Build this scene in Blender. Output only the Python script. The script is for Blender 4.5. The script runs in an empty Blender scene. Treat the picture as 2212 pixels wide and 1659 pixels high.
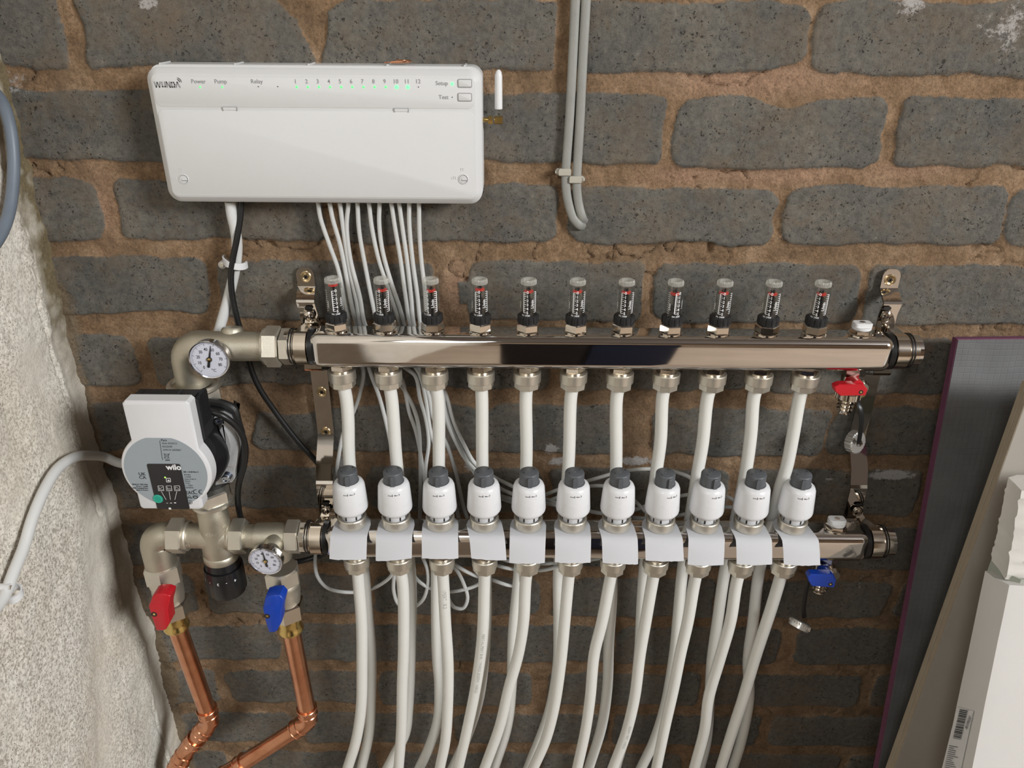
import bpy, bmesh, math, random
import numpy as np
from mathutils import Vector, Matrix
random.seed(7)
rng = np.random.default_rng(11)
S = bpy.context.scene
COL = S.collection
PI = math.pi

# ---------------------------------------------------------------- camera, world, lights, exposure
FPX = 1661.0
PITCH = math.radians(26.4)
ROLL = math.radians(0.45)
CAM = np.array([0.0, -0.812, 1.35])
cd = bpy.data.cameras.new('camera'); cam = bpy.data.objects.new('camera', cd); COL.objects.link(cam)
cd.sensor_fit = 'HORIZONTAL'; cd.sensor_width = 36; cd.lens = FPX / 2212 * 36
cd.clip_start = 0.01; cd.clip_end = 50
_a = PI / 2 - PITCH
_Rx = np.array([[1, 0, 0], [0, math.cos(_a), -math.sin(_a)], [0, math.sin(_a), math.cos(_a)]])
_Rz = np.array([[math.cos(ROLL), -math.sin(ROLL), 0], [math.sin(ROLL), math.cos(ROLL), 0], [0, 0, 1]])
RM = _Rx @ _Rz
M4 = Matrix([[*RM[0], CAM[0]], [*RM[1], CAM[1]], [*RM[2], CAM[2]], [0, 0, 0, 1]])
cam.matrix_world = M4
S.camera = cam
S.view_settings.view_transform = 'Standard'; S.view_settings.look = 'None'
S.view_settings.gamma = 1; S.view_settings.exposure = 0.0; S.view_settings.use_curve_mapping = False
S.cycles.max_bounces = 6; S.cycles.diffuse_bounces = 3; S.cycles.glossy_bounces = 4
S.cycles.transmission_bounces = 6; S.cycles.transparent_max_bounces = 10
S.cycles.caustics_reflective = False; S.cycles.caustics_refractive = False
S.cycles.sample_clamp_indirect = 4

W = bpy.data.worlds.new('world'); S.world = W; W.use_nodes = True
bgn = W.node_tree.nodes['Background']
bgn.inputs[0].default_value = (0.80, 0.90, 1.0, 1); bgn.inputs[1].default_value = 1.1

def area(name, loc, target, sx, sy, power, color):
    l = bpy.data.lights.new(name, 'AREA'); l.shape = 'RECTANGLE'; l.size = sx; l.size_y = sy
    l.energy = power; l.color = color
    o = bpy.data.objects.new(name, l); COL.objects.link(o); o.location = loc
    d = Vector(target) - Vector(loc); o.rotation_euler = d.to_track_quat('-Z', 'Y').to_euler()
    return o
area('window_daylight', (3.30, -2.75, 2.70), (0.0, 0, 0.9), 1.1, 0.9, 172, (0.965, 0.985, 1.0))
area('left_fill_light', (-0.43, -1.60, 1.90), (0.35, -0.1, 0.80), 0.5, 0.55, 7.5, (0.95, 0.98, 1.0))  # added fill lamp to brighten left-facing sides; no window is known there

# ---------------------------------------------------------------- photo pixel -> place in the room
def ray(px, py): return RM @ np.array([(px - 1106) / FPX, -(py - 829.5) / FPX, -1.0])
def P(px, py, p=0.0):
    d = ray(px, py); t = (-p - CAM[1]) / d[1]; return Vector(CAM + t * d)
def PX(px, py, X):
    d = ray(px, py); t = (X - CAM[0]) / d[0]; return Vector(CAM + t * d)

# ---------------------------------------------------------------- materials
MATS = {}
def _new(name):
    m = bpy.data.materials.new(name); m.use_nodes = True; nt = m.node_tree
    return m, nt, nt.nodes['Principled BSDF']
def N(nt, typ, **kw):
    n = nt.nodes.new(typ)
    for k, v in kw.items():
        if k in n.inputs.keys() if isinstance(k, str) else False: n.inputs[k].default_value = v
        else: setattr(n, k, v)
    return n
def mat(name, col, rough=0.5, metal=0.0, var=0.06, scale=120.0, bump=0.0, bscale=900.0, spec=0.5, coat=0.0, rvar=0.08):
    if name in MATS: return MATS[name]
    m, nt, b = _new(name); L = nt.links.new
    tc = nt.nodes.new('ShaderNodeTexCoord')
    no = nt.nodes.new('ShaderNodeTexNoise'); no.inputs['Scale'].default_value = scale; no.inputs['Detail'].default_value = 3
    L(tc.outputs['Object'], no.inputs['Vector'])
    mx = nt.nodes.new('ShaderNodeMix'); mx.data_type = 'RGBA'
    mx.inputs['A'].default_value = (*[max(0, c * (1 - var)) for c in col], 1)
    mx.inputs['B'].default_value = (*[min(1, c * (1 + var)) for c in col], 1)
    L(no.outputs['Fac'], mx.inputs['Factor']); L(mx.outputs['Result'], b.inputs['Base Color'])
    mr = nt.nodes.new('ShaderNodeMapRange')
    mr.inputs['To Min'].default_value = max(0.02, rough * (1 - rvar * 2)); mr.inputs['To Max'].default_value = min(1, rough * (1 + rvar * 2))
    L(no.outputs['Fac'], mr.inputs['Value']); L(mr.outputs['Result'], b.inputs['Roughness'])
    b.inputs['Metallic'].default_value = metal
    b.inputs['Specular IOR Level'].default_value = spec
    b.inputs['Coat Weight'].default_value = coat
    if bump > 0:
        n2 = nt.nodes.new('ShaderNodeTexNoise'); n2.inputs['Scale'].default_value = bscale; n2.inputs['Detail'].default_value = 4
        L(tc.outputs['Object'], n2.inputs['Vector'])
        bp = nt.nodes.new('ShaderNodeBump'); bp.inputs['Strength'].default_value = bump; bp.inputs['Distance'].default_value = 0.0006
        L(n2.outputs['Fac'], bp.inputs['Height']); L(bp.outputs['Normal'], b.inputs['Normal'])
    MATS[name] = m
    return m
def emit(name, col, s):
    if name in MATS: return MATS[name]
    m, nt, b = _new(name)
    no = nt.nodes.new('ShaderNodeTexNoise'); no.inputs['Scale'].default_value = 500
    mr = nt.nodes.new('ShaderNodeMapRange'); mr.inputs['To Min'].default_value = s * .9; mr.inputs['To Max'].default_value = s * 1.1
    nt.links.new(no.outputs['Fac'], mr.inputs['Value']); nt.links.new(mr.outputs['Result'], b.inputs['Emission Strength'])
    b.inputs['Base Color'].default_value = (*col, 1); b.inputs['Emission Color'].default_value = (*col, 1)
    MATS[name] = m; return m

chrome = mat('polished_steel', (0.74, 0.71, 0.68), 0.05, 1.0, 0.03, 60)
def wavy(m):
    nt = m.node_tree; b = nt.nodes['Principled BSDF']; tc = nt.nodes.new('ShaderNodeTexCoord'); n = nt.nodes.new('ShaderNodeTexNoise'); n.inputs['Scale'].default_value = 16; n.inputs['Detail'].default_value = 1
    nt.links.new(tc.outputs['Object'], n.inputs['Vector']); bp = nt.nodes.new('ShaderNodeBump'); bp.inputs['Strength'].default_value = .35; bp.inputs['Distance'].default_value = .0012
    nt.links.new(n.outputs['Fac'], bp.inputs['Height']); nt.links.new(bp.outputs['Normal'], b.inputs['Normal'])
wavy(chrome)
chrome2 = mat('bright_nickel', (0.74, 0.68, 0.60), 0.13, 1.0, 0.05, 80)
nickel = mat('satin_nickel', (0.76, 0.72, 0.63), 0.36, 0.9, 0.10, 70, 0.25, 1400)
nickel_d = mat('cast_nickel', (0.58, 0.54, 0.44), 0.44, 0.92, 0.12, 50, 0.4, 1000)
alu = mat('cast_aluminium', (0.66, 0.67, 0.68), 0.45, 0.6, 0.10, 60, 0.6, 700)
brass = mat('yellow_brass', (0.78, 0.58, 0.22), 0.22, 1.0, 0.10, 90)
gold = mat('gilt_brass', (0.72, 0.52, 0.20), 0.22, 1.0, 0.10, 90)
zincy = mat('yellow_zinc_screw', (0.66, 0.50, 0.28), 0.30, 1.0, 0.18, 300)
steelscrew = mat('blued_steel_screw', (0.55, 0.60, 0.68), 0.2, 1.0, 0.1, 300)
white = mat('white_plastic', (0.69, 0.69, 0.685), 0.42, 0, 0.01, 40, 0.05, 2500)
whiteg = mat('glossy_white_plastic', (0.80, 0.80, 0.81), 0.28, 0, 0.01, 40)
whitepump = mat('pale_grey_pump_plastic', (0.74, 0.74, 0.75), 0.4, 0, 0.02, 60, 0.08, 2500)
capgrey = mat('dark_grey_plastic', (0.10, 0.106, 0.115), 0.45, 0, 0.05, 60, 0.1, 2500)
black = mat('black_plastic', (0.012, 0.012, 0.013), 0.32, 0, 0.2, 60)
blackm = mat('matt_black_plastic', (0.014, 0.014, 0.015), 0.55, 0, 0.25, 60, 0.1, 1500)
rubber = mat('black_rubber', (0.012, 0.012, 0.012), 0.38, 0, 0.2, 100)
castiron = mat('black_painted_casting', (0.02, 0.02, 0.02), 0.42, 0, 0.4, 50, 0.8, 600)
pipew = mat('white_pipe_plastic', (0.80, 0.79, 0.74), 0.36, 0, 0.03, 30, 0.05, 800)
wirew = mat('white_cable_sheath', (0.72, 0.72, 0.70), 0.42, 0, 0.02, 40)
wireg = mat('pale_grey_wire_sheath', (0.62, 0.62, 0.60), 0.42, 0, 0.03, 40)
greycable = mat('old_grey_cable_sheath', (0.30, 0.30, 0.275), 0.5, 0, 0.16, 60, 0.3, 500)
bluegrey = mat('blue_grey_cable_sheath', (0.16, 0.19, 0.23), 0.45, 0, 0.12, 60)
beigeclip = mat('beige_clip_plastic', (0.48, 0.45, 0.38), 0.5, 0, 0.05, 60)
paper = mat('white_card', (0.62, 0.62, 0.64), 0.8, 0, 0.015, 30, 0.05, 900)
red = mat('red_lever_plastic', (0.55, 0.012, 0.022), 0.32, 0, 0.05, 60)
blue = mat('blue_lever_plastic', (0.008, 0.055, 0.42), 0.32, 0, 0.05, 60)
inkgrey = mat('grey_print', (0.30, 0.30, 0.30), 0.6, 0, 0.02)
inkblack = mat('black_print', (0.015, 0.015, 0.015), 0.6, 0, 0.02)
inkwhite = mat('white_print', (0.85, 0.85, 0.85), 0.6, 0, 0.02)
faceplate = mat('blue_grey_label', (0.33, 0.37, 0.40), 0.45, 0, 0.02, 40)
teal = mat('teal_knob_plastic', (0.01, 0.36, 0.25), 0.35, 0, 0.03)
tealr = mat('pale_teal_ring', (0.10, 0.52, 0.40), 0.35, 0, 0.03)
dialm = mat('dial_card', (0.70, 0.71, 0.80), 0.5, 0, 0.02, 60)
needlem = mat('needle_black', (0.02, 0.02, 0.022), 0.4, 0, 0.02)
redplas = mat('indicator_red', (0.75, 0.04, 0.03), 0.4, 0, 0.03)
whitecap = mat('white_nylon', (0.78, 0.78, 0.78), 0.35, 0, 0.02)
led = emit('led_green', (0.12, 0.95, 0.20), 1.1)
led_b = emit('led_green_bright', (0.10, 1.0, 0.18), 2.6)
led_p = emit('led_pale_green', (0.45, 0.8, 0.15), .5)
darkhole = mat('dark_recess', (0.02, 0.015, 0.012), 0.7)

def copper_mat():
    m, nt, b = _new('copper_tube'); L = nt.links.new
    tc = nt.nodes.new('ShaderNodeTexCoord')
    no = nt.nodes.new('ShaderNodeTexNoise'); no.inputs['Scale'].default_value = 38; no.inputs['Detail'].default_value = 6
    L(tc.outputs['Object'], no.inputs['Vector'])
    cr = nt.nodes.new('ShaderNodeValToRGB'); e = cr.color_ramp.elements
    e[0].position = .3; e[0].color = (0.62, 0.27, 0.15, 1); e[1].position = .7; e[1].color = (0.86, 0.44, 0.27, 1)
    L(no.outputs['Fac'], cr.inputs['Fac']); L(cr.outputs['Color'], b.inputs['Base Color'])
    mr = nt.nodes.new('ShaderNodeMapRange'); mr.inputs['To Min'].default_value = .12; mr.inputs['To Max'].default_value = .34
    L(no.outputs['Fac'], mr.inputs['Value']); L(mr.outputs['Result'], b.inputs['Roughness'])
    b.inputs['Metallic'].default_value = 1
    return m
copper = copper_mat()

def glass_mat():
    m, nt, b = _new('clear_acrylic'); L = nt.links.new
    nt.nodes.remove(b); out = nt.nodes['Material Output']
    tr = nt.nodes.new('ShaderNodeBsdfTransparent'); tr.inputs[0].default_value = (0.93, 0.94, 0.93, 1)
    gl = nt.nodes.new('ShaderNodeBsdfGlossy'); gl.inputs['Roughness'].default_value = .06; gl.inputs[0].default_value = (.9, .9, .9, 1)
    lw = nt.nodes.new('ShaderNodeLayerWeight'); lw.inputs['Blend'].default_value = .5; pw_ = nt.nodes.new('ShaderNodeMath'); pw_.operation = 'POWER'; L(lw.outputs['Facing'], pw_.inputs[0]); pw_.inputs[1].default_value = 3.0; fr = nt.nodes.new('ShaderNodeMath'); fr.operation = 'MULTIPLY_ADD'; L(pw_.outputs[0], fr.inputs[0]); fr.inputs[1].default_value = .65; fr.inputs[2].default_value = .05
    no = nt.nodes.new('ShaderNodeTexNoise'); no.inputs['Scale'].default_value = 300
    bp = nt.nodes.new('ShaderNodeBump'); bp.inputs['Strength'].default_value = .1; bp.inputs['Distance'].default_value = .0003
    L(no.outputs['Fac'], bp.inputs['Height']); L(bp.outputs['Normal'], gl.inputs['Normal'])
    mx = nt.nodes.new('ShaderNodeMixShader'); L(fr.outputs[0], mx.inputs[0]); L(tr.outputs[0], mx.inputs[1]); L(gl.outputs[0], mx.inputs[2])
    L(mx.outputs[0], out.inputs['Surface'])
    return m
glass = glass_mat()
def frosted_mat():
    m, nt, b = _new('ribbed_clear_acrylic'); L = nt.links.new
    out = nt.nodes['Material Output']
    b.inputs['Base Color'].default_value = (.86, .84, .78, 1); b.inputs['Roughness'].default_value = .2
    tr = nt.nodes.new('ShaderNodeBsdfTransparent'); tr.inputs[0].default_value = (0.9, .9, .88, 1)
    no = nt.nodes.new('ShaderNodeTexNoise'); no.inputs['Scale'].default_value = 400
    mr = nt.nodes.new('ShaderNodeMapRange'); mr.inputs['To Min'].default_value = .12; mr.inputs['To Max'].default_value = .42
    L(no.outputs['Fac'], mr.inputs['Value'])
    mx = nt.nodes.new('ShaderNodeMixShader'); L(mr.outputs[0], mx.inputs[0]); L(tr.outputs[0], mx.inputs[1]); L(b.outputs[0], mx.inputs[2])
    L(mx.outputs[0], out.inputs['Surface'])
    return m
frosted = frosted_mat()

# ---------------------------------------------------------------- mesh builder
def basis(ax):
    a = Vector(ax).normalized()
    ref = Vector((0, 0, 1)) if abs(a.z) < .9 else Vector((1, 0, 0))
    u = ref.cross(a).normalized(); v = a.cross(u)
    return a, u, v
def rrect(w, h, r, n=6, cx=0, cy=0):
    pts = []
    for sx, sy, a0 in ((1, 1, 0), (-1, 1, 90), (-1, -1, 180), (1, -1, 270)):
        for i in range(n + 1):
            a = math.radians(a0 + 90 * i / n)
            pts.append((cx + sx * (w / 2 - r) + r * math.cos(a), cy + sy * (h / 2 - r) + r * math.sin(a)))
    return pts
def circ(r, n=32, cx=0, cy=0): return [(cx + r * math.cos(2 * PI * i / n), cy + r * math.sin(2 * PI * i / n)) for i in range(n)]
def inset(poly, d):
    n = len(poly); out = []
    for i in range(n):
        p0, p1, p2 = Vector(poly[i - 1]), Vector(poly[i]), Vector(poly[(i + 1) % n])
        e1 = (p1 - p0); e2 = (p2 - p1)
        if e1.length < 1e-9 or e2.length < 1e-9: out.append(tuple(p1)); continue
        n1 = Vector((-e1.y, e1.x)).normalized(); n2 = Vector((-e2.y, e2.x)).normalized()
        m = n1 + n2
        if m.length < 1e-6: out.append(tuple(p1)); continue
        m.normalize(); k = d / max(.4, m.dot(n1))
        q = p1 + m * k; out.append((q.x, q.y))
    return out
class MB:
    def __init__(s): s.v = []; s.f = []
    def add(s, vs, fs):
        o = len(s.v); s.v += [tuple(v) for v in vs]; s.f += [tuple(i + o for i in f) for f in fs]; return s
    def lathe(s, prof, o=(0, 0, 0), ax=(0, 0, 1), seg=32, ph=0.0, caps=True):
        a, u, v = basis(ax); o = Vector(o); vs = []; fs = []
        for h, r in prof:
            for i in range(seg):
                t = ph + 2 * PI * i / seg
                vs.append(o + a * h + (u * math.cos(t) + v * math.sin(t)) * max(r, 1e-5))
        for k in range(len(prof) - 1):
            for i in range(seg):
                j = (i + 1) % seg
                fs.append((k * seg + i, k * seg + j, (k + 1) * seg + j, (k + 1) * seg + i))
        if caps:
            fs.append(tuple(reversed(range(seg)))); n = (len(prof) - 1) * seg; fs.append(tuple(range(n, n + seg)))
        return s.add(vs, fs)
    def loft(s, poly, levels, fn):
        n = len(poly); vs = []; fs = []
        for ins, h in levels:
            for (x, y) in (inset(poly, ins) if ins else poly): vs.append(fn(x, y, h))
        for k in range(len(levels) - 1):
            for i in range(n):
                j = (i + 1) % n; fs.append((k * n + i, k * n + j, (k + 1) * n + j, (k + 1) * n + i))
        fs.append(tuple(reversed(range(n)))); m = (len(levels) - 1) * n; fs.append(tuple(range(m, m + n)))
        return s.add(vs, fs)
    def plate(s, poly, h0, h1, fn, b=0.0):
        if b: return s.loft(poly, [(0, h0), (0, h1 - b), (b * .3, h1 - b * .3), (b, h1)], fn)
        return s.loft(poly, [(0, h0), (0, h1)], fn)
    def box(s, c, d, b=0.0):
        c = Vector(c); hx, hy, hz = d[0] / 2, d[1] / 2, d[2] / 2
        po = [(-hx, -hy), (hx, -hy), (hx, hy), (-hx, hy)]
        f = lambda x, y, h: (c.x + x, c.y + y, c.z + h)
        if b: return s.loft(po, [(b, -hz), (0, -hz + b), (0, hz - b), (b, hz)], f)
        return s.loft(po, [(0, -hz), (0, hz)], f)
    def quad(s, a, b, c, d): return s.add([a, b, c, d], [(0, 1, 2, 3)])
    def tube(s, pts, r, seg=10, caps=True, sx=1.0, ref=None):
        pts = [Vector(p) for p in pts]; n = len(pts)
        T = [(pts[min(i + 1, n - 1)] - pts[max(i - 1, 0)]).normalized() for i in range(n)]
        u = Vector(ref) if ref is not None else (Vector((0, 1, 0)) if abs(T[0].y) < .8 else Vector((1, 0, 0)))
        vs = []; fs = []
        for i in range(n):
            if ref is not None: u = Vector(ref)
            u = (u - T[i] * u.dot(T[i])).normalized(); w = T[i].cross(u)
            rr = r[i] if isinstance(r, (list, tuple)) else r
            for k in range(seg):
                t = 2 * PI * k / seg
                vs.append(pts[i] + u * (rr * math.cos(t)) + w * (rr * sx * math.sin(t)))
        for i in range(n - 1):
            for k in range(seg):
                j = (k + 1) % seg; fs.append((i * seg + k, i * seg + j, (i + 1) * seg + j, (i + 1) * seg + k))
        if caps: fs.append(tuple(reversed(range(seg)))); fs.append(tuple(range((n - 1) * seg, n * seg)))
        return s.add(vs, fs)
    def build(s, name, m, parent=None, sharp=32, weld=True, solid=0):
        org = Vector(parent['_o']) if parent is not None and '_o' in parent else Vector((0, 0, 0))
        me = bpy.data.meshes.new(name)
        me.from_pydata([tuple(Vector(v) - org) for v in s.v], [], s.f)
        bm = bmesh.new(); bm.from_mesh(me)
        if weld:
            bmesh.ops.remove_doubles(bm, verts=bm.verts, dist=1e-6)
            bmesh.ops.dissolve_degenerate(bm, dist=1e-7, edges=bm.edges)
            bmesh.ops.recalc_face_normals(bm, faces=bm.faces)
        if solid: 
            g = bmesh.ops.solidify(bm, geom=bm.faces[:], thickness=solid)
        bm.to_mesh(me); bm.free()
        me.materials.append(m)
        me.polygons.foreach_set('use_smooth', [True] * len(me.polygons))
        if hasattr(me, 'set_sharp_from_angle'): me.set_sharp_from_angle(angle=math.radians(sharp))
        o = bpy.data.objects.new(name, me); COL.objects.link(o)
        if parent is not None: o.parent = parent; o['_o'] = list(org)
        return o

def spline(pts, n=8):
    pts = [Vector(p) for p in pts]
    if len(pts) < 3: return [pts[0].lerp(pts[-1], i / n) for i in range(n + 1)]
    e = [pts[0] * 2 - pts[1]] + pts + [pts[-1] * 2 - pts[-2]]; out = []
    for i in range(1, len(e) - 2):
        p0, p1, p2, p3 = e[i - 1:i + 3]
        t0 = 0; t1 = t0 + max((p1 - p0).length, 1e-6) ** .5; t2 = t1 + max((p2 - p1).length, 1e-6) ** .5; t3 = t2 + max((p3 - p2).length, 1e-6) ** .5
        for k in range(n):
            t = t1 + (t2 - t1) * k / n
            a1 = p0 * ((t1 - t) / (t1 - t0)) + p1 * ((t - t0) / (t1 - t0))
            a2 = p1 * ((t2 - t) / (t2 - t1)) + p2 * ((t - t1) / (t2 - t1))
            a3 = p2 * ((t3 - t) / (t3 - t2)) + p3 * ((t - t2) / (t3 - t2))
            b1 = a1 * ((t2 - t) / (t2 - t0)) + a2 * ((t - t0) / (t2 - t0))
            b2 = a2 * ((t3 - t) / (t3 - t1)) + a3 * ((t - t1) / (t3 - t1))
            out.append(b1 * ((t2 - t) / (t2 - t1)) + b2 * ((t - t1) / (t2 - t1)))
    out.append(pts[-1]); return out

def tag(o, label=None, cat=None, group=None, kind=None):
    if label: o['label'] = label
    if cat: o['category'] = cat
    if group: o['group'] = group
    if kind: o['kind'] = kind
    return o
def thing(name, loc, label, cat, group=None):
    o = bpy.data.objects.new(name, None); COL.objects.link(o)
    o.empty_display_size = .01
    o.location = loc; o['_o'] = list(Vector(loc)); tag(o, label, cat, group); return o
def copy_tree(o, parent=None):
    c = o.copy(); COL.objects.link(c); c.parent = parent
    for ch in list(o.children): copy_tree(ch, c)
    return c

_tc = {}
def text2d(txt, size, bold=0.0, align='LEFT'):
    key = (txt, size, bold, align)
    if key in _tc: return _tc[key]
    cu = bpy.data.curves.new('t', 'FONT'); cu.body = txt; cu.size = size; cu.align_x = align; cu.offset = bold * size; cu.resolution_u = 3
    ob = bpy.data.objects.new('t', cu)
    me = bpy.data.meshes.new_from_object(ob)
    r = ([(v.co.x, v.co.y) for v in me.vertices], [tuple(p.vertices) for p in me.polygons])
    bpy.data.objects.remove(ob); bpy.data.curves.remove(cu); bpy.data.meshes.remove(me)
    _tc[key] = r; return r
def put_text(mb, txt, size, fn, bold=0.0, align='LEFT', sx=1.0, rot=0.0):
    vs, fs = text2d(txt, size, bold, align); c, s_ = math.cos(rot), math.sin(rot)
    mb.add([fn((x * c * sx - y * s_), (x * s_ * sx + y * c)) for x, y in vs], fs)
def seg2d(mb, a, b, w, fn):
    a = Vector(a); b = Vector(b); d = (b - a).normalized(); n = Vector((-d.y, d.x)) * w / 2
    mb.add([fn(*(a + n)), fn(*(a - n)), fn(*(b - n)), fn(*(b + n))], [(0, 1, 2, 3)])
def ring2d(mb, poly, w, fn):
    q = inset(poly, w); n = len(poly)
    mb.add([fn(*p) for p in poly] + [fn(*p) for p in q], [(i, (i + 1) % n, n + (i + 1) % n, n + i) for i in range(n)])

# ---------------------------------------------------------------- numpy noise
def vnoise(x, y, seed):
    r = np.random.default_rng(seed).random((256, 256))
    xi = np.floor(x).astype(int); yi = np.floor(y).astype(int); xf = x - xi; yf = y - yi
    xf = xf * xf * (3 - 2 * xf); yf = yf * yf * (3 - 2 * yf)
    g = lambda a, b: r[a % 256, b % 256]
    return (g(xi, yi) * (1 - xf) + g(xi + 1, yi) * xf) * (1 - yf) + (g(xi, yi + 1) * (1 - xf) + g(xi + 1, yi + 1) * xf) * yf - .5
def fbm(x, y, seed, octs=4):
    t = 0; a = 1
    for k in range(octs): t = t + a * vnoise(x * 2 ** k + 17 * k, y * 2 ** k + 9 * k, seed + k); a *= .5
    return t

def grid_mesh(name, pos, nx, nz, attrs, m, flip=False):
    me = bpy.data.meshes.new(name)
    nv = nx * nz; me.vertices.add(nv); me.vertices.foreach_set('co', pos.reshape(-1).astype(np.float32))
    i, j = np.meshgrid(np.arange(nx - 1), np.arange(nz - 1), indexing='ij')
    a = (i * nz + j).ravel(); q = np.stack([a, a + nz, a + nz + 1, a + 1], 1)
    if flip: q = q[:, ::-1]
    nf = len(q); me.loops.add(nf * 4); me.loops.foreach_set('vertex_index', q.ravel().astype(np.int32))
    me.polygons.add(nf); me.polygons.foreach_set('loop_start', np.arange(nf, dtype=np.int32) * 4)
    me.update(calc_edges=True); me.polygons.foreach_set('use_smooth', np.ones(nf, bool))
    for k, v in attrs.items():
        at = me.attributes.new(k, 'FLOAT', 'POINT'); at.data.foreach_set('value', v.ravel().astype(np.float32))
    me.materials.append(m); me.validate()
    o = bpy.data.objects.new(name, me); COL.objects.link(o); o['kind'] = 'structure'
    return o

# ---------------------------------------------------------------- brick wall
def brick_mat():
    m, nt, b = _new('blue_grey_brickwork'); L = nt.links.new
    def A(n):
        x = nt.nodes.new('ShaderNodeAttribute'); x.attribute_name = n; return x.outputs['Fac']
    def noise(sc, det=4, rough=.6, dist=0.0):
        n = nt.nodes.new('ShaderNodeTexNoise'); n.inputs['Scale'].default_value = sc; n.inputs['Detail'].default_value = det
        n.inputs['Roughness'].default_value = rough; n.inputs['Distortion'].default_value = dist; L(tc.outputs['Object'], n.inputs['Vector']); return n
    def ramp(src, stops):
        r = nt.nodes.new('ShaderNodeValToRGB'); L(src, r.inputs['Fac']); e = r.color_ramp.elements
        while len(e) < len(stops): e.new(.5)
        for k, (p, c) in enumerate(stops): e[k].position = p; e[k].color = (*c, 1) if len(c) == 3 else c
        return r.outputs['Color']
    def math_(op, a, bb=None, cc=None, clamp=False):
        n = nt.nodes.new('ShaderNodeMath'); n.operation = op; n.use_clamp = clamp
        for k, x in enumerate((a, bb, cc)):
            if x is None: continue
            if isinstance(x, (int, float)): n.inputs[k].default_value = x
            else: L(x, n.inputs[k])
        return n.outputs[0]
    def mix(f, a, bb, mode='MIX'):
        n = nt.nodes.new('ShaderNodeMix'); n.data_type = 'RGBA'; n.blend_type = mode
        if isinstance(f, (int, float)): n.inputs['Factor'].default_value = f
        else: L(f, n.inputs['Factor'])
        for k, x in (('A', a), ('B', bb)):
            if isinstance(x, tuple): n.inputs[k].default_value = (*x, 1)
            else: L(x, n.inputs[k])
        return n.outputs['Result']
    tc = nt.nodes.new('ShaderNodeTexCoord')
    edge = noise(220, 6, .75)
    sd = math_('ADD', A('sd'), math_('MULTIPLY', math_('SUBTRACT', edge.outputs['Fac'], .5), 7.0))
    mask = math_('MULTIPLY_ADD', sd, .55, .5, True)          # brick 1, mortar 0
    n1 = noise(9, 6, .65); n2 = noise(130, 8, .78); n3 = noise(520, 5, .75); n4 = noise(28, 6, .65, 1.5)
    bc = ramp(n1.outputs['Fac'], [(.30, (0.096, 0.096, 0.090)), (.5, (0.150, 0.143, 0.126)), (.72, (0.230, 0.208, 0.170))])
    bc = mix(math_('MULTIPLY', A('rnd'), .55), bc, (0.172, 0.158, 0.135))
    bc = mix(ramp(n4.outputs['Fac'], [(.58, (0, 0, 0)), (.74, (.75, .75, .75))]), bc, (0.180, 0.132, 0.088))
    bc = mix(.75, bc, ramp(n2.outputs['Fac'], [(.33, (.45, .45, .45)), (.5, (1.0, 1.0, 1.0)), (.68, (1.5, 1.48, 1.42))]), 'MULTIPLY')
    bc = mix(ramp(n3.outputs['Fac'], [(.66, (0, 0, 0)), (.76, (.5, .5, .5))]), bc, (0.28, 0.26, 0.23))
    # pits
    vo = nt.nodes.new('ShaderNodeTexVoronoi'); vo.inputs['Scale'].default_value = 170; vo.inputs['Randomness'].default_value = 1; L(tc.outputs['Object'], vo.inputs['Vector'])
    n5 = noise(330, 2, .5, .8); n6 = noise(45, 3, .6)
    spk = math_('MULTIPLY_ADD', math_('SUBTRACT', math_('ADD', n5.outputs['Fac'], math_('MULTIPLY', math_('SUBTRACT', n6.outputs['Fac'], .5), .35)), .655), 16.0, 0.0, True)
    big = math_('MULTIPLY', math_('LESS_THAN', vo.outputs['Distance'], math_('MULTIPLY_ADD', n1.outputs['Fac'], .45, -.06)), math_('GREATER_THAN', n4.outputs['Fac'], .56))
    pm = math_('MAXIMUM', spk, big)
    sc = noise(1, 8, .8, 0); mp = nt.nodes.new('ShaderNodeMapping'); mp.inputs['Scale'].default_value = (60, 60, 420); mp.inputs['Rotation'].default_value = (0, .25, 0)
    L(tc.outputs['Object'], mp.inputs['Vector']); L(mp.outputs[0], sc.inputs['Vector'])
    scr = ramp(sc.outputs['Fac'], [(.64, (0, 0, 0)), (.72, (.6, .6, .6))])
    bc = mix(math_('MULTIPLY', pm, .78), bc, (0.022, 0.020, 0.017))
    bc = mix(math_('MULTIPLY', scr, .7), bc, (0.035, 0.035, 0.034))
    # mortar
    m1 = noise(22, 7, .7); m2 = noise(330, 5, .75)
    mc = ramp(m1.outputs['Fac'], [(.32, (0.175, 0.112, 0.064)), (.5, (0.30, 0.190, 0.108)), (.66, (0.45, 0.305, 0.190))])
    mc = mix(math_('MULTIPLY', A('pink'), .7), mc, (0.46, 0.285, 0.190))
    mc = mix(.65, mc, ramp(m2.outputs['Fac'], [(.32, (.40, .36, .32)), (.5, (1, 1, 1)), (.68, (1.5, 1.47, 1.42))]), 'MULTIPLY')
    col = mix(mask, mc, bc)
    # smeared mortar stains on the bricks and pale limewash splashes
    st = math_('MULTIPLY', ramp(noise(13, 7, .75).outputs['Fac'], [(.47, (0, 0, 0)), (.68, (1, 1, 1))]), .55)
    col = mix(st, col, (0.215, 0.150, 0.092))
    pt = math_('MULTIPLY_ADD', math_('SUBTRACT', math_('ADD', A('paint'), math_('MULTIPLY', math_('SUBTRACT', n2.outputs['Fac'], .5), 3.2)), .5), 3.0, 0.0, True)
    col = mix(math_('MULTIPLY', pt, .85), col, (0.55, 0.52, 0.50))
    pl = math_('MULTIPLY_ADD', math_('SUBTRACT', math_('ADD', A('plaster'), math_('MULTIPLY', math_('SUBTRACT', m2.outputs['Fac'], .5), .8)), .5), 4.0, 0.0, True)
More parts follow.
